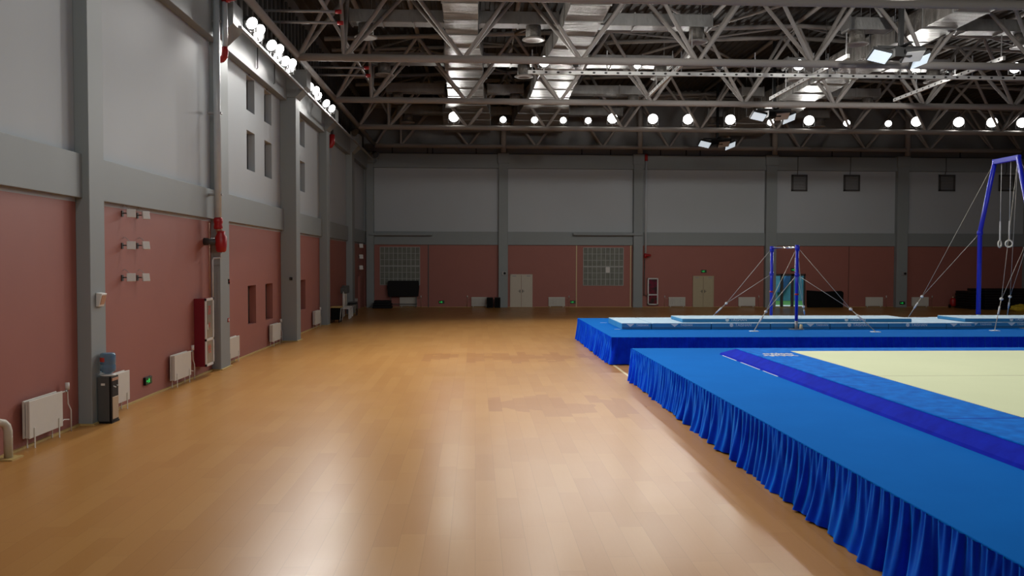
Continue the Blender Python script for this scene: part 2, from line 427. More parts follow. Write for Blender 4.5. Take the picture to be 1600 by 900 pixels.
# horizontal beams
def beam(name, a, b, label, mat='grey_paint'):
    return struct(MB().box(a, b).build(name, mat, bevel=0.01), label, 'beam')
beam('beam', (XW, YF, ZP + 0.07), (XW + 0.13, YB, ZW), 'grey band beam along the left wall above the pink paint')
beam('beam', (XW, YB - 0.12, ZP), (XE, YB, ZW), 'grey band beam across the far wall above the pink paint')
beam('beam', (XW, YF, ZU - 0.1), (XW + 0.26, YB, ZT), 'upper grey beam along the top of the left wall')
beam('beam', (XW, YB - 0.25, ZU), (XE, YB, ZT), 'upper grey beam along the top of the far wall')

# pillars on the left wall
LP = [(-6.95, 7.4, 8.1), (-6.95, 15.12, 15.72), (-6.95, 22.67, 23.5), (-6.62, 30.68, 31.35), (-6.85, 38.2, 38.95), (-6.85, 46.0, 46.9)]
LPN = ['grey pillar on the left wall beside the viewpoint', 'grey left wall pillar behind the water dispenser', 'grey left wall pillar carrying the silver pipes',
       'thick grey left wall pillar between the slit windows', 'grey left wall pillar beside the black trolley', 'grey left wall pillar behind the small black table']
for (xf, y0, y1), lb in zip(LP, LPN):
    mb = MB().box((XW, y0, 0), (xf, y1, 9.0))
    yc_ = (y0 + y1) / 2
    mb.prism([(XW, 9.0), (xf, 9.0), (xf + 0.42, 9.4), (xf + 0.42, 10.02), (XW, 10.02)], 'y', y0 - 0.05, y1 + 0.05)
    struct(mb.build('pillar', 'grey_paint', bevel=0.012), lb, 'pillar')
    y0 -= 0.02; y1 += 0.02
    b = MB().box((XW, y0 - 0.03, 0), (xf + 0.05, y1 + 0.03, 0.03)).build('trim_2', 'yellow_trim')
    struct(b, 'yellow floor strip at the foot of the ' + lb.replace('grey ', ''), 'skirting')
# corner and back pillars
BP = [(572.5, 584), (779, 793.5), (989.5, 1004), (1196, 1212.5), (1400.5, 1417.5)]
BPN = ['grey corner pillar at the left end of the far wall', 'grey far wall pillar left of the beige double door', 'grey far wall pillar left of the fire cabinet',
       'grey far wall pillar left of the glass door', 'grey far wall pillar above the low exit sign']
bx = []
for (a, b), lb in zip(BP, BPN):
    xa, xb = P(a, 440, Y=YB - 0.36).x, P(b, 440, Y=YB - 0.36).x; bx.append((xa, xb))
    mb = MB().box((xa, YB - 0.36, 0), (xb, YB, 9.3)); mb.box((xa - 0.06, YB - 0.42, 9.3), (xb + 0.06, YB, 9.95))
    struct(mb.build('pillar', 'grey_paint', bevel=0.012), lb, 'pillar')
dxp = bx[4][0] - bx[3][0]
for k, lb in ((1, 'grey far wall pillar behind the rings frame'),):
    xa, xb = bx[4][0] + dxp * k, bx[4][1] + dxp * k
    mb = MB().box((xa, YB - 0.36, 0), (xb, YB, 9.3)); mb.box((xa - 0.06, YB - 0.42, 9.3), (xb + 0.06, YB, 9.95))
    struct(mb.build('pillar', 'grey_paint', bevel=0.012), lb, 'pillar')

# floor edge strips along walls
struct(MB().box((XW, YF, 0), (XW + 0.05, YB, 0.035)).build('baseboard_left', 'yellow_trim'), 'thin yellow strip where left wall meets floor', 'baseboard')
struct(MB().box((XW, YB - 0.04, 0), (XE, YB, 0.03)).build('baseboard_back', 'yellow_trim'), 'thin yellow strip where far wall meets floor', 'baseboard')

# projecting ledges over the two lattice windows
def ledge(name, x0, x1, label):
    a, b = P(x0, 364, Y=YB - 0.5), P(x1, 368, Y=YB - 0.5)
    o = MB().box((a.x, YB - 0.5, b.z), (b.x, YB, a.z)).build(name, 'grey_paint', bevel=0.01)
    return struct(o, label, 'ledge')
ledge('trim_3', 577, 675, 'grey ledge over the left lattice window')
ledge('trim_4', 896, 1004, 'grey ledge over the right lattice window')
# panel seams of the dark upper far wall
mb = MB(); zb = ZT
for px in (613, 668, 676, 744, 909, 954, 1032, 1072, 1094, 1300, 1345, 1500):
    x = P(px, 235, Y=YB).x; mb.box((x - 0.03, YB - 0.03, zb), (x + 0.03, YB, zb + 0.62))
mb.box((XW, YB - 0.03, zb), (XE, YB, zb + 0.05))
struct(mb.build('trim_5', 'black_line'), 'black panel joints on the strip above the far wall beam', 'trim')
# ribbed cladding above the left wall
mb = MB(); y = 8.0
while y < YB - 0.5:
    mb.box((XW, y, ZT + 0.1), (XW + 0.09, y + 0.12, 12.75)); y += 0.62
struct(mb.build('trim_6', 'roof_sheet'), 'vertical ribs of the grey cladding above the left wall', 'cladding')

# ------------------------------------------------------------------ lattice windows on the back wall
def lattice(idx, x0, x1, ytop, ybot, label, paper=None):
    a, b = P(x0, ytop, Y=YB), P(x1, ybot, Y=YB); xa, xb, z1, z0 = a.x, b.x, a.z, b.z
    mb = MB(); w = 0.035; y1, y0 = YB, YB - 0.07
    nx, nz = 9, 6
    for i in range(nx + 1):
        u = xa + (xb - xa) * i / nx; mb.box((u - w / 2, y0, z0), (u + w / 2, y1, z1))
    for j in range(nz + 1):
        v = z0 + (z1 - z0) * j / nz; ww = w * (2.2 if j == 3 else 0.8); mb.box((xa, y0, v - ww / 2), (xb, y1, v + ww / 2))
    fr = mb.build(f'window_{idx}', 'lattice_paint'); struct(fr, label, 'window')
    MB().box((xa, YB - 0.025, z0), (xb, YB, z1)).build('window_pane', 'curtain_grey', fr)
    if paper:
        u0 = xa + (xb - xa) * 5 / nx; u1 = xa + (xb - xa) * 6 / nx; v1 = z0 + (z1 - z0) * 0.49; v0 = z0 + (z1 - z0) * 0.34
        MB().box((u0, YB - 0.05, v0), (u1, YB - 0.02, v1)).build('vent_panel', 'white_plastic', fr)
    return fr
lattice(11, 594, 656, 386, 445, 'white lattice window behind the black board on the far wall')
lattice(12, 911.5, 973.5, 387, 446, 'white lattice window with one blank pane on the far wall', True)
# corner strips of the window bays
for nm, px, lb in (('trim_7', 669.5, 'dark corner strip right of the left lattice window'), ('trim_8', 900.5, 'pale corner strip left of the right lattice window'), ('trim_9', 985, 'pale corner strip right of the right lattice window')):
    x = P(px, 440, Y=YB).x
    struct(MB().box((x - 0.03, YB - 0.06, 0), (x + 0.03, YB, ZP)).build(nm, 'dark_frame' if nm == 'trim_7' else 'cream_tape'), lb, 'trim')

# doors on back wall
def double_door(idx, x0, x1, ytop, mat, label):
    a, b = P(x0, ytop, Y=YB), P(x1, ytop, Y=YB); xa, xb, zt = a.x, b.x, a.z
    mb = MB(); w = 0.06
    mb.box((xa, YB - 0.09, 0), (xa + w, YB, zt)); mb.box((xb - w, YB - 0.09, 0), (xb, YB, zt)); mb.box((xa, YB - 0.09, zt - w), (xb, YB, zt))
    fr = mb.build(f'door_{idx}', mat); struct(fr, label, 'door'); xm = (xa + xb) / 2
    for s, (u, v) in enumerate(((xa + w, xm - 0.008), (xm + 0.008, xb - w))):
        lf = MB().box((u, YB - 0.06, 0.01), (v, YB - 0.01, zt - w)).build('door_leaf', mat, fr, bevel=0.006)
        hx = v - 0.08 if s == 0 else u + 0.08
        mb = MB().box((hx - 0.02, YB - 0.075, 0.95), (hx + 0.02, YB - 0.06, 1.15)); mb.cyl((hx, YB - 0.10, 1.05), (hx + (-0.12 if s == 0 else 0.12), YB - 0.10, 1.05), 0.012); mb.cyl((hx, YB - 0.11, 1.05), (hx, YB - 0.06, 1.05), 0.012)
        mb.build('door_handle', 'charcoal', lf)
        cx = u + 0.2 if s == 0 else v - 0.2
        MB().box((cx - 0.12, YB - 0.10, zt - 0.14), (cx + 0.12, YB - 0.06, zt - 0.09)).build('door_closer', 'grey_metal', lf)
    return fr
double_door(2, 797, 832, 428.5, 'door_beige', 'beige double door on the far wall beside the second pillar')
double_door(3, 1082.5, 1115, 431, 'door_tan', 'tan double door under an exit sign on the far wall')

# glass door with the yard outside
mb = MB(); xa, xb, _, zt, _ = GD; w = 0.09
cols = [xa, xa + (xb - xa) * 0.27, xa + (xb - xa) * 0.60, xb]
for u in cols: mb.box((max(xa, u - w), YB + 0.05, 0), (min(xb, u + w), YB + 0.15, zt))
mb.box((xa, YB + 0.05, zt - 0.14), (xb, YB + 0.15, zt)); mb.box((xa, YB + 0.05, 0), (xb, YB + 0.15, 0.06))
fr = mb.build('door_4', 'dark_frame'); struct(fr, 'glazed door with dark frame behind the high bar', 'door')
for i in range(3):
    MB().box((cols[i] + w, YB + 0.09, 0.06), (cols[i + 1] - w, YB + 0.10, zt - 0.14)).build('glass_pane', 'glass_clear', fr)
struct(MB().box((xa - 9, YB + 0.4, -0.25), (xb + 12, YB + 16, -0.05)).build('ground_outside', 'lawn'), 'green lawn seen through the glazed door', 'lawn')
struct(MB().prism([(xa - 8, YB + 0.45), (xb + 3.0, YB + 0.45), (xb + 0.5, YB + 2.8), (xa - 8, YB + 4.2)], 'z', -0.05, -0.02).build('path_outside', 'paving'), 'pale paved path seen through the glazed door', 'path')
struct(MB().box((xa - 9, YB + 10, -0.05), (xb + 12, YB + 10.3, 6)).build('wall_outside', 'teal_wall'), 'teal building front beyond the glazed door', 'wall')
for k, (u, lb) in enumerate(((0.45, 'left'), (1.9, 'right'))):
    mb = MB(); x0 = xa + u * 1.5 + 1.1
    mb.prism([(x0, 0.6), (x0 + 0.5, 0.6), (x0 + 1.3, 2.3), (x0 + 1.0, 2.5)], 'y', YB + 9.8, YB + 9.99)
    tag(mb.build('window_outside', 'navy_panel'), f'slanting navy panel at {lb} on the teal building outside', 'panel', kind='structure')
la = bpy.data.lights.new('daylight_outside', 'AREA'); la.energy = 1500; la.size = 8; la.color = (0.85, 0.95, 1.0)
lo = bpy.data.objects.new('daylight_outside', la); COL.objects.link(lo); lo.location = (xa + 2, YB + 5.5, 9); lo.rotation_euler = (0, 0, 0)

# ------------------------------------------------------------------ roof trusses
cylme = MB().cyl((0, 0, -0.5), (0, 0, 0.5), 1.0, seg=12).build('tmp', 'truss_paint')
UNIT = cylme.data; bpy.data.objects.remove(cylme)
def member(name, a, b, r, parent):
    a = Vector(a); b = Vector(b); off = parent_world(parent)
    o = bpy.data.objects.new(name, UNIT); COL.objects.link(o); o.parent = parent
    d = b - a
    o.location = (a + b) / 2 - off; o.rotation_mode = 'QUATERNION'; o.rotation_quaternion = d.to_track_quat('Z', 'Y'); o.scale = (r, r, d.length)
    return o
TL = ['roof truss above the viewpoint carrying floodlights', 'nearest roof truss in view, only its bottom chord showing along the top edge', 'large roof truss in front, passing behind the row of rail lamps',
      'roof truss between the lamp rail and the long row of floodlights', 'roof truss carrying the long row of bright floodlights', 'farthest roof truss just in front of the far wall']
X0, X1 = -6.4, 35.9
bn = [-4.76 + 4.315 * k for k in range(10)]; tn = [-2.60 + 4.315 * k for k in range(9)]
for ty, lb in zip(TRUSS_Y, TL):
    last = ty > 52
    T = thing('roof_truss', (RIDGE, ty, ZC), lb, 'truss', 'tubular roof trusses')
    member('bottom_chord', (X0, ty, ZC), (X1, ty, ZC), 0.14, T)
    hw = 0.55 if last else 0.95
    for s in (-1, 1):
        yt = ty + s * hw
        if last and s == 1: yt = ty + 0.35
        member('top_chord', (X0 - 0.3, yt, ztop(X0)), (RIDGE, yt, ztop(RIDGE)), 0.10, T)
        member('top_chord', (RIDGE, yt, ztop(RIDGE)), (X1 + 0.3, yt, ztop(X1)), 0.10, T)
        tops = [-4.76] + tn + [34.07]
        member('end_diagonal', (X0, ty, ZC), (-4.76, yt, ztop(-4.76)), 0.075, T)
        member('end_diagonal', (X1, ty, ZC), (34.07, yt, ztop(34.07)), 0.075, T)
        member('end_post', (-4.76, ty, ZC), (-4.76, yt, ztop(-4.76)), 0.07, T)
        for k, x in enumerate(bn):
            if k < 9: member('web_member', (x, ty, ZC), (tn[k], yt, ztop(tn[k])), 0.075, T)
            if k > 0: member('web_member', (x, ty, ZC), (tn[k - 1], yt, ztop(tn[k - 1])), 0.075, T)
    if last:
        for x in (1.79, 10.61, 19.44, 28.29):
            MB().cyl((x, ty, 9.97), (x, ty, ztop(x)), 0.17, seg=14).build('support_post', 'truss_paint', T)
    if not last:
        for k, x in enumerate([-4.76] + tn):
            member('cross_strut', (x, ty - hw, ztop(x)), (x, ty + hw, ztop(x)), 0.05, T)
            if k < len(tn):
                x2 = tn[k]; s = 1 if k % 2 else -1
                member('lacing', (x, ty - s * hw, ztop(x)), (x2, ty + s * hw, ztop(x2)), 0.045, T)
PN = ['over the left wall', 'third', 'fourth']
for k, x in enumerate([-4.76] + tn[:8]):
    z = ztop(x)
    o = MB().cyl((x, YF, z + 0.20), (x, YB, z + 0.20), 0.10).build('roof_purlin', 'truss_paint')
    tag(o, f'{ORD[k]} lengthwise roof tube from the left, running over the trusses', 'purlin', 'lengthwise roof tubes')
# raking braces between trusses below the roof
for k, (xx, ya, yb, lb) in enumerate(((tn[4], 31.1, 37.0, 'ridge'), (tn[2], 31.1, 37.0, 'left slope'), (tn[6], 31.1, 37.0, 'right slope'),
                                   (tn[0], 38.9, 44.55, 'far left bay'), (tn[3], 38.9, 44.55, 'far middle bay'))):
    for s in (-1, 1):
        o = MB().cyl((xx, ya, ztop(xx)), (xx + s * 4.315, yb, ztop(xx + s * 4.315)), 0.06).build('roof_brace', 'truss_paint')
        tag(o, f'diagonal roof brace in the {lb} running to the {"left" if s < 0 else "right"}', 'brace', 'diagonal roof braces')
# edge tube along left ends of the trusses
tag(MB().cyl((-6.45, 8, 10.42), (-6.45, YB - 0.3, 10.42), 0.13).build('edge_tube', 'truss_paint'), 'long grey tube along the left ends of the roof trusses', 'tube')

# ------------------------------------------------------------------ ducts
def main_duct(xc_, secs, label, elbow=True):
    """secs: list of (y, half width, z bottom, z top)"""
    T = thing('air_duct', (xc_, secs[0][0], secs[0][2]), label, 'duct', 'foil wrapped air ducts')
    for a, b in zip(secs, secs[1:]):
        mb = MB(); vs = []
        for (y, h, z0, z1) in (a, b):
            vs.append([mb.bm.verts.new(c) for c in ((xc_ - h, y, z0), (xc_ + h, y, z0), (xc_ + h, y, z1), (xc_ - h, y, z1))])
        for i in range(4):
            j = (i + 1) % 4; mb.bm.faces.new((vs[0][i], vs[0][j], vs[1][j], vs[1][i]))
        mb.bm.faces.new(vs[0][::-1]); mb.bm.faces.new(vs[1])
        mb.build('duct_section', 'duct_foil', T)
    y = secs[0][0] + 1.6
    while y < secs[-1][0] - 0.5:
        for a, b in zip(secs, secs[1:]):
            if a[0] <= y < b[0]:
                t_ = (y - a[0]) / (b[0] - a[0]); h = a[1] + (b[1] - a[1]) * t_; z0 = a[2] + (b[2] - a[2]) * t_; z1 = a[3] + (b[3] - a[3]) * t_
        MB().box((xc_ - h - 0.03, y - 0.025, z0 - 0.03), (xc_ + h + 0.03, y + 0.025, z1 + 0.03)).build('duct_flange', 'duct_sheet', T)
        for s in (-1, 1):
            MB().cyl((xc_ + s * (h + 0.02), y, z1), (xc_ + s * (h + 0.02), y, ztop(xc_) + 0.4), 0.008, seg=6).build('hanger_rod', 'grey_metal', T)
        y += 1.9
    return T
SEC = [(20.0, 0.58, 11.5, 12.2), (32.0, 0.60, 11.5, 12.2), (35.0, 0.80, 11.5, 12.2), (42.5, 0.90, 11.45, 12.2), (47.0, 1.35, 11.3, 12.2), (52.0, 1.45, 11.1, 12.2)]
main_duct(-0.52, SEC, 'foil wrapped duct nearest the left wall, above the brightest far floodlight')
main_duct(3.82, [(s[0], s[1] * 1.12, s[2], s[3]) for s in SEC], 'shiny foil wrapped duct, second from the left wall')
main_duct(16.75, [(s[0], s[1] * 1.05, s[2] - 0.05, s[3]) for s in SEC], 'foil wrapped duct just right of the hall ridge')
def branch(y, x0, x1, outs, label):
    T = thing('branch_duct', (x0, y, 11.93), label, 'duct', 'branch ducts with round outlets')
    MB().box((x0, y - 0.33, 11.95), (x1, y + 0.33, 12.42)).build('duct_box', 'duct_sheet', T, bevel=0.02)
    n = int((x1 - x0) / 1.2)
    for i in range(n + 1):
        x = x0 + 0.06 + (x1 - x0 - 0.12) * i / max(1, n)
        MB().box((x - 0.03, y - 0.36, 11.92), (x + 0.03, y + 0.36, 12.45)).build('duct_flange', 'duct_sheet', T)
    for x in outs:
        nk = MB().cyl((x, y, 11.5), (x, y, 11.98), 0.29, seg=20).build('outlet_neck', 'duct_foil', T)
        MB().lathe([(0.20, 0.06), (0.42, 0.03), (0.43, 0.0), (0.36, -0.02), (0.25, 0.0), (0.12, 0.02)], (x, y, 11.44), 24).build('outlet_ring', 'truss_paint', nk)
        MB().cyl((x + 0.2, y + 0.1, 12.4), (x + 0.2, y + 0.1, ztop(x) + 0.4), 0.008, seg=6).build('hanger_rod', 'grey_metal', T)
RN = {31.5: 'front row', 37.75: 'second row', 44.2: 'third row', 50.6: 'rear row'}
def dhw(y):
    for a, b in zip(SEC, SEC[1:]):
        if a[0] <= y <= b[0]: return a[1] + (b[1] - a[1]) * (y + 0.35 - a[0]) / (b[0] - a[0])
for y in (31.5, 37.75, 44.2, 50.6):
    h = dhw(y)
    branch(y, -4.75, -0.53 - h, [-4.15], f'branch duct left of the leftmost foil duct, {RN[y]}')
    branch(y, -0.51 + h, 3.81 - h * 1.12, [min(2.2, 3.35 - h * 1.12)], f'branch duct between the two left foil ducts, {RN[y]}')
    branch(y, 3.83 + h * 1.12, 9.05, [8.5], f'branch duct right of the second foil duct, {RN[y]}')
    branch(y, 14.3, 16.74 - h * 1.05, [14.8], f'short branch duct left of the ridge foil duct, {RN[y]}')
    branch(y, 16.76 + h * 1.05, 22.0, [21.4], f'branch duct right of the ridge foil duct, {RN[y]}')

# ------------------------------------------------------------------ rails
def rail(name, a, b, label):
    a = Vector(a); b = Vector(b); d = b - a; L = d.length
    T = thing(name, a, label, 'rail', 'perforated metal rails under the roof')
    T.rotation_euler = (0, 0, math.atan2(d.y, d.x))
    MB().box((0, -0.05, -0.075), (L, 0.05, 0.075)).build('rail_bar', 'rail_perforated', T, local=1)
    mb = MB()
    for k in range(int(L / 3.0) + 1):
        mb.box((0.15 + k * 3.0, -0.012, 0.07), (0.19 + k * 3.0, 0.012, 0.9))
    mb.build('hanger_strap', 'grey_metal', T, local=1)
rail('lighting_rail', (2.08, 32.85, 10.53), (33.0, 32.85, 10.53), 'long perforated rail carrying the front row of lamps')
for x, lb in ((8.02, 'left'), (13.87, 'middle'), (19.84, 'right')):
    rail('lighting_rail', (x, 30.2, 10.68), (x, 38.3, 10.68), f'{lb} of the three slanting perforated rails crossing the lamp rail')

# ------------------------------------------------------------------ floodlights
LIGHTS = []
def light_data(name, energy, size, spread=110, color=(1.0, 0.975, 0.93)):
    l = bpy.data.lights.new(name, 'AREA'); l.shape = 'DISK'; l.size = size; l.energy = energy; l.spread = R(spread); l.color = color
    return l
def make_flood(r, energy, lit=True, spread=110):
    """head built facing local -Y about the origin; bracket upright below"""
    E = bpy.data.objects.new('floodlight', None); COL.objects.link(E); E.empty_display_size = 0.2
    mb = MB(); mb.cyl((0, -0.02, 0), (0, 0.10, 0), r * 1.08, r * 0.95, seg=24); mb.cyl((0, 0.10, 0), (0, 0.24, 0), r * 0.7, r * 0.55, seg=16)
    for k in range(9):
        x = -r * 0.7 + r * 1.4 * k / 8; mb.box((x - 0.006, 0.09, -r * 0.6), (x + 0.006, 0.24, r * 0.6))
    mb.build('housing', 'charcoal', E, local=1)
    mb = MB(); mb.cyl((0, -0.035, 0), (0, -0.018, 0), r, seg=24); mb.build('lens', 'lamp_white' if lit else 'glass_dark', E, local=1)
    mb = MB(); mb.box((-r * 1.15, 0.02, -0.03), (-r * 1.09, 0.08, 0.03)); 
    mb = MB()
    for s in (-1, 1): mb.box((s * r * 1.10 - 0.012, 0.02, -r * 1.25), (s * r * 1.10 + 0.012, 0.08, 0.03))
    mb.box((-r * 1.11, 0.02, -r * 1.28), (r * 1.11, 0.08, -r * 1.22)); mb.cyl((0, 0.05, -r * 1.25 - 0.10), (0, 0.05, -r * 1.22), 0.03)
    mb.build('yoke', 'grey_metal', E, local=1)
    if lit:
        lo = bpy.data.objects.new('floodlight_beam', light_data('floodlight_beam', energy, r * 1.8, spread)); COL.objects.link(lo)
        lo.parent = E; lo.location = (0, -0.05, 0); lo.rotation_euler = (R(90), 0, 0)   # area light shines along local -Z -> -Y
        lo.rotation_euler = (R(-90), 0, 0)
    return E
def place_flood(proto, first, loc, aim, label, group):
    o = proto if first else copy_tree(proto)
    o.location = loc; loc = Vector(loc); d = (Vector(aim) - loc)
    az = math.atan2(d.x, -d.y); el = math.atan2(d.z, math.hypot(d.x, d.y))
    o.rotation_euler = (0, 0, az)
    for ch in o.children:
        n = ch.name.split('.')[0]
        if n in ('housing', 'lens'): ch.rotation_euler = (-el, 0, 0)
        elif n == 'floodlight_beam':
            ch.rotation_euler = (R(-90) - el, 0, 0)
            ch.location = Matrix.Rotation(-el, 3, 'X') @ Vector((0, -0.05, 0))
    tag(o, label, 'floodlight', group)
    return o
E_ROW3, E_ROW1, E_LEFT = 135.0, 115.0, 135.0
big = make_flood(0.27, E_ROW3); small = make_flood(0.17, E_ROW3 * 0.6)
row3 = [(709, 1), (786, 0), (835, 0), (880, 0), (919, 0), (957, 1), (1020, 1), (1075, 1), (1141, 1), (1204, 0), (1264, 1), (1323, 0), (1388, 0), (1432, 1), (1498, 1), (1550, 1), (1597, 1)]
fb = fs = True
for k, (px, bg) in enumerate(row3):
    p = P(px, 188.5 + (px - 709) * 0.0065, Y=45.4)
    z = ZC + 0.14 + (0.27 if bg else 0.17) * 1.25 + 0.10
    aim = (p.x * 0.55 + 2.0, 22.0, 0)
    place_flood(big if bg else small, fb if bg else fs, (p.x, 45.4, z), aim,
                f'{ORD[k]} lit floodlight from the left in the long row on the far truss, {"large" if bg else "small"}', 'long row of floodlights on the far truss')
    if bg: fb = False
    else: fs = False
big1 = make_flood(0.21, E_ROW1); sm1 = make_flood(0.13, E_ROW1 * 0.45)
row1 = [(850, 1), (900, 0), (996, 0), (1124, 0), (1248, 1), (1305, 0), (1430, 1), (1484, 0), (1586, 1)]
fb = fs = True
for k, (px, bg) in enumerate(row1):
    p = P(px, 105, Y=32.85)
    r = 0.21 if bg else 0.13
    side = px in (900, 1124, 1305, 1484)
    aim = (p.x + (2.0 if side else -3.0), 53.0 if side else 14.0, 4.0 if side else 0)
    place_flood(big1 if bg else sm1, fb if bg else fs, (p.x, 32.85, 10.605 + r * 1.25 + 0.10), aim,
                f'{ORD[k]} lamp from the left on the perforated rail in front of the far row', 'lamps on the perforated rail')
    if bg: fb = False
    else: fs = False
# lamps on the nearest truss, just above the frame
top = make_flood(0.25, 120.0)
for k, x in enumerate((-2.6, 0.2, 3.0, 5.9, 9.0, 12.1, 15.4, 20.0)):
    fwd_ = k in (3, 6)
    place_flood(top, k == 0, (x, 23.0, ZC + 0.14 + 0.25 * 1.25 + 0.10), (x * 0.9 + 0.5, 53.0, 2.0) if fwd_ else (x * 0.8 + 0.5, 8.0, 0), f'{ORD[k]} floodlight from the left on the nearest truss', 'floodlights on the nearest truss')
# lamps on the truss over the viewpoint, shining down the hall
rear = make_flood(0.25, 95.0)
for k, x in enumerate((-4.0, -0.5, 3.0, 6.5, 10.0, 13.5, 17.0, 21.0)):
    place_flood(rear, k == 0, (x, 0.4, ZC + 0.14 + 0.25 * 1.25 + 0.10), (x * 0.9 + 0.5, 26.0, 0), f'{ORD[k]} floodlight from the left on the truss above the viewpoint', 'floodlights on the truss above the viewpoint')
# left wall floods
lf = make_flood(0.17, E_LEFT, True, 140)
leftY = [23.75, 24.25, 24.75, 26.0, 26.6, 27.2, 27.8, 28.45, 29.0, 31.8, 32.6, 34.0, 35.3, 36.2]
tag(MB().box((-6.40, 22.6, 9.26), (-6.30, 52.6, 9.33)).build('lamp_rail', 'grey_metal'), 'thin rail carrying the floodlights along the left wall top', 'rail')
for k, y in enumerate(leftY):
    place_flood(lf, k == 0, (-6.35 + 0.10 * math.sin(k * 2.1), y, 9.68 + 0.05 * math.cos(k * 1.7)), (5.5, y - 9, 0.3),
                f'{ORD[k]} lit floodlight from the viewpoint in the cluster along the left wall top', 'floodlights along the left wall top')
un = make_flood(0.2, 0, False)
for k, (y, lb) in enumerate(((43.3, 'dark floodlight at the left wall top past the lit cluster'), (52.3, 'dark floodlight in the far left corner under the roof'))):
    place_flood(un, k == 0, (-6.3, y, 9.70), (4.0, y - 10, 0), lb, 'unlit floodlights at the left wall top')
un2 = None

# hanging light racks under the ridge
def rack(x, y, z, label):
    T = thing('hanging_light_rack', (x, y, z), label, 'light rack', 'hanging light racks under the ridge')
    MB().box((x - 0.07, y - 0.07, z + 0.45), (x + 0.07, y + 0.07, ztop(x) + 0.3)).build('drop_pole', 'black_plastic', T)
    mb = MB(); mb.box((x - 0.85, y - 0.05, z + 0.35), (x + 0.85, y + 0.05, z + 0.45)); mb.box((x - 0.05, y - 0.7, z + 0.37), (x + 0.05, y + 0.7, z + 0.44))
    mb.box((x - 0.35, y - 0.3, z + 0.02), (x + 0.25, y + 0.3, z + 0.35))
    mb.build('cross_frame', 'black_plastic', T)
    for (dx_, dy_, ang, mat) in ((-0.80, -0.1, 12, 'lamp_panel'), (0.35, -0.2, -6, 'white_metal'), (0.95, 0.45, -22, 'lamp_panel')):
        m = Matrix.Translation((x + dx_, y + dy_, z + 0.05)) @ Matrix.Rotation(R(ang), 4, 'Y') @ Matrix.Rotation(R(-32), 4, 'X')
        hd = MB().box((-0.36, -0.28, 0.0), (0.36, 0.28, 0.13)).xf(m).build('lamp_head', 'charcoal', T, bevel=0.02)
        MB().box((-0.32, -0.24, -0.02), (0.32, 0.24, 0.0)).xf(m).build('lamp_face', mat, hd)
        MB().cyl((x + dx_ * 0.9, y, z + 0.36), (x + dx_, y + dy_, z + 0.12), 0.03).build('lamp_arm', 'black_plastic', hd)
for (px, Y_, lb) in ((1407, 28.2, 'nearest of the three hanging light racks, on a black pole'), (1210, 40.0, 'middle of the three hanging light racks, in the far lamp row'), (1122, 49.6, 'farthest of the three hanging light racks')):
    x = P(px, 100, Y=Y_).x
    rack(x, Y_, 10.08, lb)

# ------------------------------------------------------------------ podiums with pleated skirts
def skirt_mesh(pts, z0, z1, seed, per_m=46, rows=16):
    """pleated curtain along a polyline with rounded corner; outside is to the left of travel"""
    rnd = random.Random(seed); mb = MB(); S = []
    for a, b in zip(pts, pts[1:]):
        a = Vector(a); b = Vector(b); L = (b - a).length; n = max(2, int(L * per_m)); d = (b - a).normalized(); nn = Vector((-d.y, d.x))
        for i in range(n): S.append((a + d * (L * i / n), nn))
    S.append((Vector(pts[-1]), nn))
    # smooth normals near corners
    N = [s[1] for s in S]
    for _ in range(6):
        N = [(N[max(0, i - 1)] + N[i] + N[min(len(N) - 1, i + 1)]).normalized() for i in range(len(N))]
    n = len(S); grid = []
    ph = [rnd.uniform(0, 6.28) for _ in range(12)]
    s_acc = 0; ss = [0]
    for i in range(1, n):
        s_acc += (S[i][0] - S[i - 1][0]).length; ss.append(s_acc)
    for i in range(n):
        s = ss[i]; col = []
        warp = 0.9 * math.sin(s * 1.3 + ph[0]) + 0.6 * math.sin(s * 3.1 + ph[1]) + 0.5 * math.sin(s * 0.47 + ph[2])
        amp = 0.75 + 0.35 * math.sin(s * 0.9 + ph[3]) + 0.25 * math.sin(s * 2.3 + ph[4])
        hem = 0.012 + 0.012 * math.sin(s * 2.0 + ph[5])
        for j in range(rows + 1):
            t_ = j / rows; sw = 0.10 * t_ * math.sin(s * 0.8 + ph[6]) * 2 + 0.5 * t_ * math.sin(s * 0.33 + ph[9])
            fine = math.sin(s * 66 + 2 * warp + ph[7])
            mid_ = math.sin((s + sw * 0.3) * 30 + 2.2 * warp + ph[8])
            wide = math.sin((s + sw * 0.2) * 13 + 1.6 * warp + ph[10])
            wide = wide * (0.65 + 0.35 * abs(wide))
            d = 0.012 * fine * (1 - t_) ** 1.5 + (0.010 + 0.020 * t_ ** 0.7) * mid_ * (1 - 0.35 * t_) + (0.050 * t_ ** 1.1) * amp * wide
            d += 0.015 + 0.065 * t_ ** 1.4 + 0.02 * t_ ** 5 * (1 + math.sin(s * 5.3 + ph[11]))
            p = S[i][0] + N[i] * d
            col.append(mb.bm.verts.new((p.x, p.y, z1 + (hem + z0 - z1) * t_)))
        grid.append(col)
    for i in range(n - 1):
        for j in range(rows):
            f = mb.bm.faces.new((grid[i][j], grid[i + 1][j], grid[i + 1][j + 1], grid[i][j + 1])); f.smooth = True
    return mb
def podium(name, x0, x1, y0, y1, h, label, paths):
    T = thing(name, ((x0 + x1) / 2, (y0 + y1) / 2, 0), label, 'podium', 'blue draped podiums')
    MB().box((x0 + 0.03, y0 + 0.03, 0), (x1, y1 - 0.03, h - 0.03)).build('platform_frame', 'navy_panel', T)
    MB().box((x0, y0, h - 0.03), (x1, y1, h)).build('deck', 'deck_carpet', T, bevel=0.012)
    for k, (pts, seed) in enumerate(paths):
        skirt_mesh(pts, 0.0, h - 0.005, seed).build('skirt', 'skirt_velvet', T)
    return T
HP = 0.8
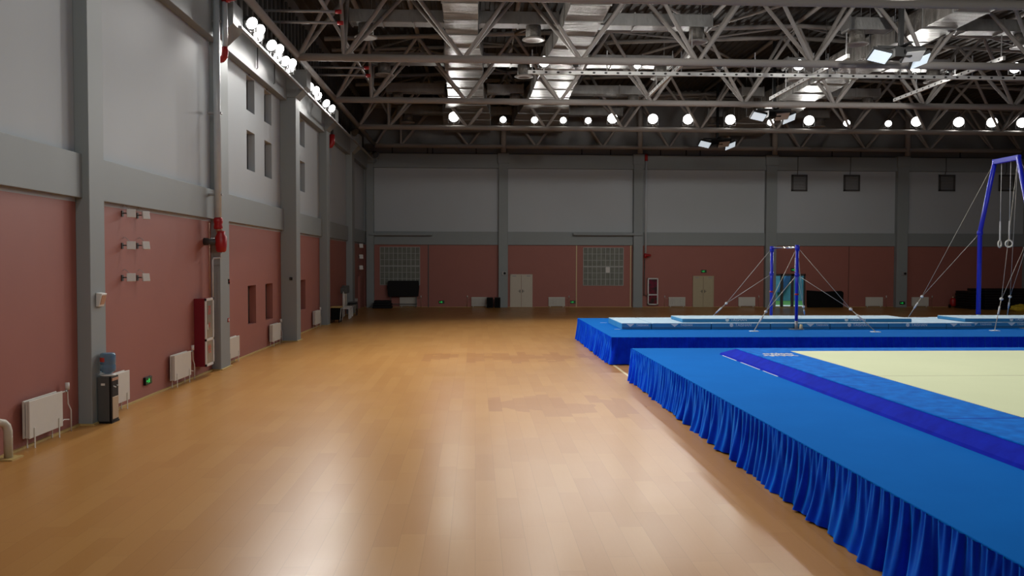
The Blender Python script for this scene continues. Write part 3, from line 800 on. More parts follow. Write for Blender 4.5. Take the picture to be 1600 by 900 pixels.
# travel direction chosen so that the outside is on its left
podium('floor_exercise_podium', 3.97, 22.0, 2.5, 20.6, HP, 'near blue podium with pleated velvet skirt carrying the cream floor mat', [([(3.97, 2.5), (3.97, 20.6), (5.0, 20.6)], 3)])
podium('apparatus_podium', 3.97, 26.0, 23.58, 31.6, HP, 'far blue podium with pleated velvet skirt under the high bar and rings', [([(26.0, 23.58), (3.97, 23.58), (3.97, 31.6)], 8)])
# thin white tape marks at the left of the landing mats on the far deck
for k, (py, lb) in enumerate(((504.2, 'rear'), (514.3, 'front'))):
    a, b = P(938 + k * 22, py, Z=HP), P(972, py, Z=HP)
    tag(MB().box((a.x, a.y - 0.02, HP), (4.72, a.y + 0.02, HP + 0.002)).build('tape_strip', 'print_white'), f'{lb} thin white tape strip on the far podium left of the mats', 'tape')

# floor exercise mat
FX = thing('floor_exercise_mat', (13.0, 12.0, HP), 'cream floor exercise mat with wide blue velvet border on the near podium', 'gym mat')
xo0, xo1, yo0, yo1 = 5.80, 20.4, 4.2, 19.2; xi0, xi1, yi0, yi1 = 6.05, 20.15, 4.5, 18.68; zt = HP + 0.2
mb = MB()
def ringp(x0, x1, y0, y1, z): return [mb.bm.verts.new(c) for c in ((x0, y0, z), (x1, y0, z), (x1, y1, z), (x0, y1, z))]
A = ringp(xo0, xo1, yo0, yo1, HP); B = ringp(xo0 + 0.03, xo1 - 0.03, yo0 + 0.03, yo1 - 0.03, HP + 0.04); C = ringp(xi0 - 0.02, xi1 + 0.02, yi0 - 0.02, yi1 + 0.02, zt - 0.02)
for Q, W in ((A, B), (B, C)):
    for i in range(4): mb.bm.faces.new((Q[i], Q[(i + 1) % 4], W[(i + 1) % 4], W[i]))
mb.build('bevelled_edge', 'border_side', FX)
MB().box((xi0 - 0.02, yi0 - 0.02, zt - 0.03), (xi1 + 0.02, yi1 + 0.02, zt)).build('blue_border', 'border_velvet', FX, bevel=0.015)
cx0, cx1, cy0, cy1 = 7.05, 19.1, 5.9, 17.98
MB().box((cx0, cy0, zt - 0.01), (cx1, cy1, zt + 0.006)).build('cream_area', 'cream_carpet', FX)
mb = MB()
for y in (14.0, 10.18, 6.4): mb.box((cx0, y - 0.012, zt), (cx1, y + 0.012, zt + 0.0075))
mb.build('carpet_seam', simple('seam_cream', (0.46, 0.46, 0.30), 0.9) and 'seam_cream', FX)
mb = MB()
for y in (14.0, 10.18): mb.box((xi0, y - 0.012, zt - 0.01), (cx0, y + 0.012, zt + 0.002))
mb.build('border_seam', 'border_side', FX)
for (y0, y1) in ((17.9, 18.9), (16.4, 17.6), (15.4, 16.2)):
    MB().box((xo0 - 0.018, y0, HP), (xo0 + 0.0, y1, HP + 0.008)).build('edge_strip', 'white_tape', FX)
# brush-like white emblem woven into the corner of the border
rnd = random.Random(4); mb = MB()
ec = P(1216, 554.0, Z=zt)
for row_ in range(2):
    for k in range(7):
        x = ec.x - 0.27 + k * 0.085 + (0.05 if row_ == 0 else 0.0); y = ec.y + (0.17 if row_ else -0.13) * (-1)
        a = rnd.uniform(-0.7, 0.7); L = rnd.uniform(0.09, 0.15)
        for s in (-1, 1):
            p = Vector((x, y, zt)); d = Vector((math.cos(a + s * 0.9), math.sin(a + s * 0.9), 0)) * L
            w_ = Vector((-d.y, d.x, 0)).normalized() * 0.018
            mb.prism([((p - d + w_).x, (p - d + w_).y), ((p - d - w_).x, (p - d - w_).y), ((p + d - w_).x, (p + d - w_).y), ((p + d + w_).x, (p + d + w_).y)], 'z', zt, zt + 0.003)
mb.build('white_emblem', 'strap_white', FX)

# ------------------------------------------------------------------ landing mats
def landing_mat(x0, x1, y0, y1, z0, z1, label, group, logos=(), stripe=True):
    T = thing('landing_mat', ((x0 + x1) / 2, (y0 + y1) / 2, z0), label, 'gym mat', group)
    MB().box((x0, y0, z0), (x1, y1, z1 - 0.015)).build('side_cover', 'mat_side', T, bevel=0.012)
    MB().box((x0 + 0.005, y0 + 0.005, z1 - 0.02), (x1 - 0.005, y1 - 0.005, z1)).build('top_sheet', 'mat_top', T, bevel=0.006)
    if stripe:
        MB().box((x0 + 0.004, y0 - 0.004, z0 + 0.035), (x1 - 0.004, y0 + 0.01, z0 + 0.06)).build('side_stripe', 'mat_stripe', T)
    zc_ = z0 + (z1 - z0) * 0.66
    for (kind, x) in logos:
        if kind == 'a':
            mb = MB(); h = 0.045
            mb.prism([(x - 0.34, zc_ + h), (x - 0.08, zc_ + h), (x - 0.21, zc_ - h * 1.2)], 'y', y0 - 0.004, y0 + 0.002)
            mb.build('emblem', 'print_white', T)
            text_mesh('brand_print', 'TAISHAN', 0.095, 'print_white', T, (x + 0.18, y0 - 0.003, zc_), (R(90), 0, 0))
        else:
            MB().cyl((x - 0.34, y0 - 0.004, zc_), (x - 0.34, y0 + 0.002, zc_), 0.06, seg=16).build('emblem', 'print_white', T)
            text_mesh('brand_print', 'TAISHAN', 0.13, 'print_white', T, (x + 0.05, y0 - 0.003, zc_), (R(90), 0, 0))
    return T
def mx(px, py=510, Y=26.33): return P(px, py, Y=Y).x
ZM = HP + 0.2
cuts = [mx(v) for v in (971, 1018, 1111.5, 1204, 1297, 1388.5, 1479, 1524)]
lg = [('a', 995), ('a', 1064), ('b', 1159), ('a', 1276), ('b', 1343), ('b', 1434), ('a', 1500)]
for k in range(7):
    landing_mat(cuts[k] + 0.012, cuts[k + 1] - 0.012, 26.33, 29.02, HP, ZM, f'{ORD[k]} thick blue mat from the left in the front bottom row on far podium', 'thick blue mats in the bottom row', [(lg[k][0], mx(lg[k][1]))])
x0, x1 = mx(1066, Y=26.7), mx(1424.5, Y=26.7)
landing_mat(x0, x1, 26.7, 28.28, ZM, ZM + 0.12, 'long thin blue mat lying on the thick mats under the high bar', 'upper mats', [('b', mx(1152, Y=26.7)), ('b', mx(1338, Y=26.7))], False)
xr = cuts[7] + 0.01
landing_mat(xr, xr + 5.6, 26.6, 29.2, HP, ZM, 'thick blue mat at the right end under the rings', 'thick blue mats in the bottom row', [('a', mx(1532, Y=26.6)), ('a', mx(1590, Y=26.6))])
landing_mat(mx(1509, Y=26.7), xr + 5.4, 26.75, 28.4, ZM, ZM + 0.12, 'thin blue mat lying on top under the rings', 'upper mats', [('b', mx(1597, Y=26.7))], False)

# ------------------------------------------------------------------ high bar
def cable(T, a, b, r=0.009, name='guy_wire', mat='cable_steel'):
    return MB().cyl(a, b, r, seg=6).build(name, mat, T)
XB, YN, YFAR, ZBAR = 10.45, 26.22, 28.50, HP + 2.68
HB = thing('high_bar', (XB, (YN + YFAR) / 2, HP), 'blue high bar with guy wires standing among the mats', 'gym apparatus')
MB().cyl((XB, YN - 0.05, ZBAR), (XB, YFAR + 0.05, ZBAR), 0.03, seg=12).build('bar', 'chrome', HB)
for y in (YN, YFAR):
    pst = MB().cyl((XB, y, HP + 0.28), (XB, y, ZBAR - 0.05), 0.052, seg=14).build('post', 'blue_paint', HB)
    MB().cyl((XB, y, ZBAR - 0.12), (XB, y, ZBAR + 0.07), 0.072, seg=14).build('bar_clamp', 'blue_paint', pst)
    MB().cyl((XB, y, HP + 1.72), (XB, y, HP + 1.84), 0.07, seg=14).build('wire_collar', 'blue_paint', pst)
    MB().cyl((XB, y, HP + 1.12), (XB, y, HP + 1.17), 0.07, seg=14).build('height_clamp', 'red_paint', pst)
    MB().cyl((XB, y, HP + 0.01), (XB, y, HP + 0.28), 0.05, seg=12).build('post_foot', 'grey_metal', pst)
    MB().box((XB - 0.22, y - 0.12, HP), (XB + 0.22, y + 0.12, HP + 0.02)).build('base_plate', 'grey_metal', HB)
text_mesh('brand_print', 'TAISHAN', 0.11, 'print_white', HB, (XB - 0.068, YN, HP + 2.1), (0, R(-90), R(0)))
MB().cyl((XB + 0.12, YN - 0.1, HP + 0.02), (XB + 0.12, YN - 0.1, HP + 0.17), 0.06, 0.04).build('floor_anchor', 'cream_tape', HB)
def guys(T, xp, yp, ax, ay, top, mid, frac=0.32):
    """wire pair from post top and post middle to a joint, turnbuckle down to the deck"""
    A = Vector((ax, ay, HP + 0.02)); tp = Vector((xp, yp, top)); md = Vector((xp, yp, mid))
    J = A + ((tp + md) / 2 - A) * frac
    cable(T, J, tp); cable(T, J, md)
    MB().cyl(J, A, 0.014, seg=6).build('turnbuckle', 'cable_steel', T)
    d = (A - J); 
    MB().cyl(J + d * 0.25, J + d * 0.55, 0.028, seg=8).build('turnbuckle_body', 'white_metal', T)
    MB().lathe([(0.0001, -0.05), (0.045, -0.03), (0.055, 0), (0.045, 0.03), (0.0001, 0.05)], J, 10).build('wire_joint', 'strap_white', T)
    MB().box((ax - 0.13, ay - 0.09, HP), (ax + 0.13, ay + 0.09, HP + 0.02)).build('anchor_plate', 'print_white', T)
a1, a2 = P(1178, 518, Z=HP), P(1368, 519, Z=HP)
guys(HB, XB, YN, a1.x, a1.y, ZBAR, HP + 1.78, 0.27); guys(HB, XB, YN, a2.x, a2.y, ZBAR, HP + 1.78, 0.31)
guys(HB, XB, YFAR, 8.6, 29.95, ZBAR, HP + 1.78, 0.30); a3 = P(1258, 499, Z=HP); guys(HB, XB, YN, a3.x, a3.y, ZBAR, HP + 1.78, 0.24)

# ------------------------------------------------------------------ still rings frame
XR = 18.45; YR = 27.85
RG = thing('rings_frame', (XR, YR, HP), 'tall blue still rings frame at the right with hanging white rings', 'gym apparatus')
tl, tr_ = Vector((XR, YR + 0.75, 6.62)), Vector((XR, YR - 0.75, 6.62))
mb = MB(); mb.box((XR - 0.07, YR - 0.70, 6.48), (XR + 0.07, YR + 0.70, 6.66)); mb.build('top_beam', 'blue_paint', RG, bevel=0.02)
for s in (-1, 1):
    p = MB().tube([(XR, YR + s * 1.40, HP + 0.3), (XR, YR + s * 1.40, 4.05), (XR, YR + s * 1.37, 4.2), (XR, YR + s * 0.62, 6.60)], 0.078, seg=14).build('post', 'blue_paint', RG)
    MB().cyl((XR, YR + s * 1.40, 4.0), (XR, YR + s * 1.40, 4.14), 0.10, seg=14).build('wire_collar', 'blue_paint', p)
    MB().cyl((XR, YR + s * 1.40, HP + 0.0), (XR, YR + s * 1.40, HP + 0.3), 0.06, seg=12).build('post_foot', 'grey_metal', p)
    MB().box((XR - 0.25, YR + s * 1.40 - 0.15, HP), (XR + 0.25, YR + s * 1.40 + 0.15, HP + 0.02)).build('base_plate', 'grey_metal', RG)
for s in (-1, 1):
    y = YR + s * 0.25; zr = HP + 2.8
    cable(RG, (XR, y, 6.5), (XR, y, 4.42), 0.008, 'ring_cable', 'strap_white')
    MB().box((XR - 0.02, y - 0.012, zr + 0.15), (XR + 0.02, y + 0.012, 4.44)).build('strap', 'strap_white', RG)
    pts = [(XR + 0.105 * math.cos(R(a)) * 0.86, y + 0.105 * math.cos(R(a)) * (-0.5 if s < 0 else 0.5), zr + 0.05 + 0.115 * math.sin(R(a))) for a in range(0, 360, 15)]
    MB().tube(pts, 0.027, seg=8, closed=True).build('ring', 'ring_wood', RG)
r1 = P(1554, 517, Z=HP)
def guys2(T, yp, ytop, ax, ay, frac=0.2):
    A = Vector((ax, ay, HP + 0.02)); tp = Vector((XR, ytop, 6.6)); md = Vector((XR, yp, 4.08)); J = A + ((tp + md) / 2 - A) * frac
    cable(T, J, tp, 0.008); cable(T, J, md, 0.008); MB().cyl(J, A, 0.016, seg=6).build('turnbuckle', 'cable_steel', T)
    d = A - J; MB().cyl(J + d * 0.25, J + d * 0.5, 0.03, seg=8).build('turnbuckle_body', 'white_metal', T)
    MB().lathe([(0.0001, -0.06), (0.05, -0.03), (0.06, 0), (0.05, 0.03), (0.0001, 0.06)], J, 10).build('wire_joint', 'strap_white', T)
    MB().box((ax - 0.13, ay - 0.09, HP), (ax + 0.13, ay + 0.09, HP + 0.02)).build('anchor_plate', 'print_white', T)
guys2(RG, YR + 1.40, YR + 0.62, 16.15, 30.0, 0.2); guys2(RG, YR - 1.40, YR - 0.62, r1.x, r1.y, 0.22)
r3 = P(1573, 500, Z=HP); guys2(RG, YR - 1.40, YR - 0.62, r3.x, r3.y, 0.2); guys2(RG, YR - 1.40, YR - 0.62, 20.7, r1.y, 0.2)

# ------------------------------------------------------------------ radiators
def panel_radiator(y0, y1, label, pipe=True):
    xb_ = XW + 0.05; xf_ = XW + 0.17; z0, z1 = 0.17, 0.77
    T = thing('radiator', (xb_, (y0 + y1) / 2, 0), label, 'radiator', 'white radiators along the left wall')
    MB().box((xf_ - 0.025, y0, z0), (xf_, y1, z1)).build('front_panel', 'radiator_white', T, bevel=0.008)
    MB().box((xb_, y0 + 0.01, z0), (xb_ + 0.025, y1 - 0.01, z1)).build('rear_panel', 'radiator_white', T, bevel=0.008)
    mb = MB()
    mb.box((xb_ + 0.03, y0 + 0.02, z1 - 0.05), (xf_ - 0.03, y1 - 0.02, z1 - 0.02)); mb.box((xb_ + 0.03, y0 + 0.02, z0 + 0.02), (xf_ - 0.03, y1 - 0.02, z0 + 0.05)); mb.build('header_tube', 'radiator_white', T)
    for ye in (y0 + 0.006, y1 - 0.012):
        mb = MB(); mb.box((xb_ + 0.026, ye, z0 + 0.01), (xb_ + 0.045, ye + 0.006, z1 - 0.01)); mb.box((xb_ + 0.055, ye, z0 + 0.01), (xf_ - 0.027, ye + 0.006, z1 - 0.01)); mb.build('end_cover', 'radiator_white', T)
    for y in (y0 + 0.14, y1 - 0.14):
        mb = MB(); mb.box((xf_, y - 0.012, 0.0), (xf_ + 0.012, y + 0.012, z0 + 0.16)); mb.box((xb_, y - 0.012, 0), (xb_ + 0.012, y + 0.012, z0 + 0.05)); mb.build('foot', 'radiator_white', T)
    if pipe:
        mb = MB(); mb.tube([(xb_ + 0.06, y1, z1 - 0.04), (xb_ + 0.06, y1 + 0.28, z1 - 0.04), (xb_ + 0.06, y1 + 0.30, 0.5), (xb_ + 0.07, y1 + 0.38, 0.38), (xb_ + 0.07, y1 + 0.38, 0.0)], 0.012, seg=6)
        mb.tube([(xb_ + 0.06, y1, z0 + 0.04), (xb_ + 0.06, y1 + 0.15, z0 + 0.08), (xb_ + 0.06, y1 + 0.32, z0 + 0.05)], 0.011, seg=6)
        pp = mb.build('supply_pipe', 'white_plastic', T)
        MB().cyl((xb_ + 0.06, y1 + 0.28, z1 - 0.02), (xb_ + 0.06, y1 + 0.28, z1 + 0.10), 0.035).build('valve_head', 'white_plastic', pp)
        MB().cyl((xb_ + 0.06, y1 + 0.18, z1 - 0.04), (xb_ + 0.06, y1 + 0.27, z1 - 0.04), 0.02).build('valve_body', 'grey_metal', pp)
for y0, y1, lb, pp in ((13.18, 14.23, 'white panel radiator nearest the viewpoint on the left wall', True), (15.86, 16.94, 'white panel radiator partly behind the water dispenser', False),
                       (19.44, 20.55, 'white panel radiator left of the red fire cabinet', True), (23.62, 24.72, 'white panel radiator just past the pipe pillar', False),
                       (28.72, 29.9, 'white panel radiator below the slit windows, before the thick pillar', True), (36.3, 37.5, 'white panel radiator before the trolley pillar', True), (48.1, 49.3, 'white panel radiator beside the dark doorway', False)):
    panel_radiator(y0, y1, lb, pp)
def column_radiator(px0, px1, label, grid=True, flip=False):
    a, b = P(px0, 464.3, Y=YB - 0.14), P(px1, 464.3, Y=YB - 0.14); xa, xb_, z1 = a.x, b.x, a.z; z0 = 0.08; y0, y1 = YB - 0.16, YB - 0.05
    T = thing('radiator', ((xa + xb_) / 2, YB - 0.1, 0), label, 'radiator', 'white radiators along the far wall')
    if grid:
        mb = MB(); n = 14
        for i in range(n):
            u = xa + (xb_ - xa) * (i + 0.5) / n; w = (xb_ - xa) / n * 0.36
            mb.box((u - w, y0, z0), (u + w, y1, z1 - 0.05))
        mb.build('column_fins', 'radiator_white', T)
        MB().box((xa, y0 + 0.02, z1 - 0.06), (xb_, y1, z1)).build('top_rail', 'radiator_white', T, bevel=0.006)
        MB().box((xa, y0 + 0.03, z0), (xb_, y1 - 0.01, z0 + 0.06)).build('bottom_rail', 'radiator_white', T)
    else:
        MB().box((xa, y0, z0), (xb_, y0 + 0.03, z1)).build('front_panel', 'radiator_white', T, bevel=0.008)
        MB().box((xa + 0.01, y1 - 0.03, z0), (xb_ - 0.01, y1, z1)).build('rear_panel', 'radiator_white', T)
    for u in (xa + 0.12, xb_ - 0.12): MB().box((u - 0.02, y0 + 0.02, 0), (u + 0.02, y1 - 0.01, z0 + 0.02)).build('foot', 'radiator_white', T)
    s = -1 if flip else 1; u = xa if flip else xb_
    pp = MB().tube([(u, YB - 0.1, z1 - 0.08), (u + s * 0.25, YB - 0.1, z1 - 0.08), (u + s * 0.27, YB - 0.1, 0.0)], 0.013, seg=6).build('supply_pipe', 'copper_metal', T)
    MB().cyl((u + s * 0.26, YB - 0.1, z1 - 0.04), (u + s * 0.26, YB - 0.1, z1 + 0.10), 0.03).build('valve_head', 'white_plastic', pp)
column_radiator(624.5, 651.5, 'white finned radiator under the black board on the far wall')
column_radiator(736.5, 762.5, 'white finned radiator beside the two black speakers', flip=True)
column_radiator(857, 883, 'white finned radiator right of the beige double door')
column_radiator(1045, 1071, 'white finned radiator between the fire cabinet and tan door', flip=True)
column_radiator(1154, 1180, 'white flat radiator right of the tan double door', False)
column_radiator(1353, 1379.5, 'white flat radiator left of the pillar with low exit sign', False)
column_radiator(1425, 1451, 'white flat radiator right of the pillar with low exit sign', False)

# ------------------------------------------------------------------ exit signs
def exit_sign(loc, rotz, w, h, label):
    T = thing('exit_sign', loc, label, 'exit sign', 'green exit signs'); T.rotation_euler = (0, 0, rotz)
    MB().box((-w / 2, -0.05, -h / 2), (w / 2, 0.0, h / 2)).build('housing', 'black_plastic', T, bevel=0.006, local=1)
    MB().box((-w * 0.46, -0.054, -h * 0.42), (w * 0.46, -0.049, h * 0.42)).build('face', simple('sign_dark_green', (0.004, 0.06, 0.015), 0.4) and 'sign_dark_green' if 'sign_dark_green' not in MATS else 'sign_dark_green', T, local=1)
    mb = MB(); s = h * 0.32; y0, y1 = -0.058, -0.053
    mb.cyl((0.10 * s, y0, 0.75 * s), (0.10 * s, y1, 0.75 * s), 0.22 * s, seg=10)                   # head
    for poly in ([(-0.25, 0.1), (0.05, 0.55), (0.30, 0.45), (0.05, -0.1)], [(-0.2, 0.1), (0.1, 0.0), (0.45, -0.45), (0.75, -0.4), (0.75, -0.6), (0.35, -0.65), (0.0, -0.2)],
                 [(-0.2, 0.1), (0.05, -0.1), (-0.25, -0.75), (-0.8, -0.8), (-0.8, -0.6), (-0.4, -0.55)], [(0.05, 0.5), (0.6, 0.2), (0.75, 0.4), (0.85, 0.3), (0.65, 0.0), (0.2, 0.25)],
                 [(0.0, 0.55), (-0.55, 0.45), (-0.7, 0.0), (-0.5, 0.0), (-0.4, 0.3), (-0.1, 0.35)]):
        mb.prism([(p[0] * s, p[1] * s) for p in poly], 'y', y0, y1)
    ax = w * 0.30
    mb.prism([(-ax - 0.5 * s, 0), (-ax, 0.5 * s), (-ax, 0.18 * s), (-ax + 0.6 * s, 0.18 * s), (-ax + 0.6 * s, -0.18 * s), (-ax, -0.18 * s), (-ax, -0.5 * s)], 'y', y0, y1)
    mb.build('pictogram', 'exit_green', T, local=1)
q = P(229, 594.5, X=XW); exit_sign((XW, q.y, q.z), R(90), 0.36, 0.17, 'green exit sign low on the left pink wall')
for px, py, lb, yy in ((690, 472, 'green exit sign low on the dark red far wall, farthest left', YB), (895, 472, 'green exit sign low beside the far wall radiator', YB), (1099.5, 424, 'green exit sign above the tan double door', YB),
                   (1239.5, 421.5, 'green exit sign above the glazed door', YB), (1409.5, 473.5, 'green exit sign low on the far wall pillar', YB - 0.36)):
    q = P(px, py, Y=yy); exit_sign((q.x, yy, q.z), 0, 0.36, 0.19, lb)

# ------------------------------------------------------------------ fire cabinets
def frame_boxes(mb, axis, pos0, pos1, u0, u1, z0, z1, w, rails=()):
    def bx_(a, b, c, d):
        if axis == 'x': mb.box((pos0, a, c), (pos1, b, d))
        else: mb.box((a, pos0, c), (b, pos1, d))
    bx_(u0, u0 + w, z0, z1); bx_(u1 - w, u1, z0, z1); bx_(u0, u1, z0, z0 + w); bx_(u0, u1, z1 - w, z1)
    for r in rails: bx_(u0, u1, r - w / 2, r + w / 2)
y0, y1, z0, z1 = 21.28, 21.93, 0.27, 2.02; xf_ = XW + 0.30
FC = thing('fire_cabinet', (XW + 0.15, (y0 + y1) / 2, z0), 'tall red fire hydrant cabinet with white glazed door beside the pipe pillar', 'fire cabinet')
MB().box((XW, y0, z0), (xf_ - 0.03, y1, z1)).build('body', 'cabinet_red', FC, bevel=0.006)
mb = MB(); frame_boxes(mb, 'x', xf_ - 0.03, xf_, y0, y1, z0, z1, 0.06, (z0 + 0.68,)); dr = mb.build('door', 'white_metal', FC)
for (a, b) in ((z0 + 0.06, z0 + 0.65), (z0 + 0.71, z1 - 0.06)): MB().box((xf_ - 0.028, y0 + 0.06, a), (xf_ - 0.018, y1 - 0.06, b)).build('glass_pane', 'cabinet_glass', dr)
for ch, zz, sz in (('消', z0 + 1.42, 0.26), ('火', z0 + 1.05, 0.18), ('栓', z0 + 0.42, 0.26)):
    text_mesh('red_lettering', ch, sz, 'print_red', dr, (xf_ - 0.016, (y0 + y1) / 2, zz), (R(90), 0, R(90)))
MB().box((xf_, y0 + 0.12, z0 + 0.95), (xf_ + 0.02, y0 + 0.15, z0 + 1.08)).build('door_handle', 'chrome', dr)
q0, q1 = P(1012, 434.5, Y=YB - 0.2), P(1028.3, 476.5, Y=YB - 0.2)
FB = thing('fire_cabinet', ((q0.x + q1.x) / 2, YB - 0.1, q1.z), 'fire hose cabinet with white frame and red hose on the far wall', 'fire cabinet')
MB().box((q0.x, YB - 0.17, q1.z), (q1.x, YB, q0.z)).build('body', 'cabinet_red', FB)
mb = MB(); rz = q1.z + (q0.z - q1.z) * 0.38; frame_boxes(mb, 'y', YB - 0.2, YB - 0.17, q0.x, q1.x, q1.z, q0.z, 0.075, (rz,)); dr = mb.build('door', 'white_metal', FB)
for (a, b) in ((q1.z + 0.07, rz - 0.04), (rz + 0.04, q0.z - 0.07)): MB().box((q0.x + 0.07, YB - 0.19, a), (q1.x - 0.07, YB - 0.18, b)).build('glass_pane', 'cabinet_glass_red', dr)

# ------------------------------------------------------------------ pipes with red fittings
PX, PY = -6.84, 22.12
mp_ = P(339.5, 200, Y=PY); PX = mp_.x
T = thing('sprinkler_riser', (PX, PY, 0), 'thick silver riser pipe with red valves beside the second left pillar', 'pipe')
MB().cyl((PX, PY, 4.1), (PX, PY, 10.3), 0.088, seg=16).build('riser_pipe', 'galvanised', T)
for z in (9.3, 6.9, 4.75): 
    MB().box((PX - 0.26, PY - 0.02, z - 0.025), (PX + 0.11, PY + 0.11, z + 0.025)).build('pipe_clamp', 'grey_metal', T)
MB().lathe([(0.10, -0.05), (0.12, 0.0), (0.10, 0.08), (0.12, 0.14), (0.12, 0.22), (0.09, 0.26)], (PX, PY, 3.88), 16).build('red_coupling', 'red_paint', T)
MB().lathe([(0.09, -0.3), (0.13, -0.26), (0.15, -0.1), (0.15, 0.1), (0.10, 0.2), (0.11, 0.26)], (PX + 0.07, PY, 3.52), 16).build('red_valve', 'red_paint', T)
MB().cyl((PX + 0.03, PY, 3.75), (PX + 0.01, PY, 3.9), 0.085, seg=16).build('neck', 'copper_metal', T)
MB().cyl((XW, PY, 3.5), (PX - 0.02, PY, 3.5), 0.10, seg=16).build('side_stub', 'charcoal', T)
MB().tube([(PX + 0.07, PY, 3.25), (PX + 0.07, PY, 3.08), (PX - 0.12, PY - 0.02, 3.06), (PX - 0.14, PY - 0.05, 3.0), (PX - 0.14, PY - 0.05, 2.02)], 0.022, seg=8).build('feed_pipe', 'galvanised', T)
MB().cyl((PX - 0.22, PY - 0.05, 2.0), (PX - 0.22, PY - 0.05, 4.0), 0.014, seg=8).build('thin_pipe', 'copper_metal', T)
p2 = P(351.5, 50, Y=22.25)
T = thing('drop_pipe', (p2.x, 22.25, 8.6), 'shorter silver pipe with red elbow near the top of the pipe pillar', 'pipe')
MB().cyl((p2.x, 22.25, 8.55), (p2.x, 22.25, 9.9), 0.07, seg=16).build('pipe_length', 'galvanised', T)
MB().tube([(p2.x, 22.25, 8.66), (p2.x, 22.25, 8.52), (p2.x - 0.02, 22.27, 8.42), (p2.x - 0.10, 22.33, 8.36), (p2.x - 0.18, 22.4, 8.36)], 0.085, seg=12).build('red_elbow', 'red_paint', T)
mb = MB(); mb.cyl((p2.x - 0.05, 22.22, 9.92), (p2.x + 0.30, 22.1, 9.92), 0.085, seg=12); mb.cyl((p2.x + 0.08, 22.16, 9.92), (p2.x + 0.14, 22.14, 9.92), 0.12, seg=12); mb.build('red_tee', 'red_paint', T)
p3 = P(1008.5, 320, Y=YB - 0.25)
T = thing('sprinkler_riser', (p3.x, YB - 0.2, 0), 'thin silver riser with red fittings beside the far wall pillar', 'pipe')
zt_ = P(1009, 252, Y=YB - 0.25).z; zb_ = P(1009, 396, Y=YB - 0.25).z
MB().cyl((p3.x, YB - 0.40, zb_), (p3.x, YB - 0.40, zt_), 0.06, seg=12).build('riser_pipe', 'galvanised', T)
MB().cyl((p3.x, YB - 0.40, zt_), (p3.x, YB - 0.40, zt_ + 0.45), 0.10, seg=12).build('red_coupling', 'red_paint', T)
mb = MB(); mb.cyl((p3.x, YB - 0.40, zb_ - 0.3), (p3.x, YB - 0.40, zb_), 0.10, seg=12); mb.cyl((p3.x, YB - 0.40, zb_ - 0.12), (p3.x + 0.35, YB - 0.40, zb_ - 0.12), 0.08, seg=12); mb.build('red_valve', 'red_paint', T)
MB().tube([(p3.x - 0.03, YB - 0.25, zb_ - 0.3), (p3.x - 0.03, YB - 0.2, 0.8), (p3.x + 0.15, YB - 0.2, 0.75)], 0.03, seg=8).build('feed_pipe', 'charcoal', T)
# red fitting and pipe stubs at the left truss ends
for px, py, Y_, lb in ((519, 227, 40.5, 'red pipe elbow high on the left wall past the fourth pillar'),):
    q = P(px, py, X=XW + 0.42)
    T = thing('pipe_elbow', q, lb, 'pipe fitting')
    MB().tube([(q.x, q.y, q.z + 0.5), (q.x, q.y, q.z + 0.1), (q.x - 0.05, q.y, q.z), (q.x - 0.3, q.y, q.z - 0.04)], 0.13, seg=12).build('elbow', 'red_paint', T)
    MB().cyl((q.x, q.y, q.z + 0.45), (q.x, q.y, 10.6), 0.06).build('pipe_length', 'charcoal', T)
for k, (y, z) in enumerate(((27.5, 11.2), (27.9, 10.95), (34.5, 11.0), (35.0, 10.8))):
    T = thing('sprinkler_branch', (-6.6, y, z), f'{ORD[k]} short grey sprinkler pipe near the left truss ends', 'pipe', 'short sprinkler pipes at the left')
    MB().cyl((XW, y, z), (-4.6, y, z), 0.045).build('pipe_length', 'grey_metal', T)
    MB().cyl((-4.62, y, z), (-4.42, y, z), 0.07).build('red_coupling', 'red_paint', T)
mb = MB()
mb.tube([(-5.0, 24, 11.4), (-5.0, YB - 1, 11.4)], 0.07)
tag(mb.build('sprinkler_main', 'grey_metal'), 'long grey sprinkler main running beside the left truss ends', 'pipe')

# ------------------------------------------------------------------ small wall fixtures on the left
def square_panel(px, py, yaw, label, group, s=0.085):  # square panel on a bracket, taken for an antenna, not a lamp
    q = P(px, py, X=XW + 0.16)
    T = thing('wall_square_panel', (XW, q.y, q.z), label, 'wall light', group)
    MB().box((XW, q.y - 0.10, q.z - 0.07), (XW + 0.02, q.y - 0.02, q.z + 0.05)).build('wall_plate', 'charcoal', T)
    MB().cyl((XW + 0.02, q.y - 0.06, q.z), (XW + 0.14, q.y - 0.01, q.z), 0.012, seg=8).build('arm', 'charcoal', T)
    m = Matrix.Translation((XW + 0.16, q.y, q.z)) @ Matrix.Rotation(R(yaw), 4, 'Z') @ Matrix.Rotation(R(-10), 4, 'X')
    MB().box((-s, -0.02, -s), (s, 0.02, s)).xf(m).build('panel', 'white_plastic', T, bevel=0.008)
    MB().tube([(XW + 0.01, q.y - 0.05, q.z + 0.14), (XW + 0.04, q.y - 0.03, q.z + 0.17), (XW + 0.10, q.y - 0.01, q.z + 0.12), (XW + 0.14, q.y, q.z + 0.06)], 0.006, seg=6).build('cable', 'grey_metal', T)
for r_, (py, nm) in enumerate(((333.5, 'top'), (383.5, 'middle'), (433.5, 'bottom'))):
    square_panel(205, py, 30, f'nearer white square panel in the {nm} pair on the pink wall', 'white square panels on the pink wall')
    square_panel(228, py + (3 if r_ == 0 else 0), 58, f'farther white square panel in the {nm} pair on the pink wall', 'white square panels on the pink wall')
for py, nm in ((384, 'top'), (401, 'middle'), (418, 'bottom')):
    square_panel(564.3, py, 40, f'{nm} small white panel in the column above the dark doorway', 'small white panels above the doorway', 0.13)
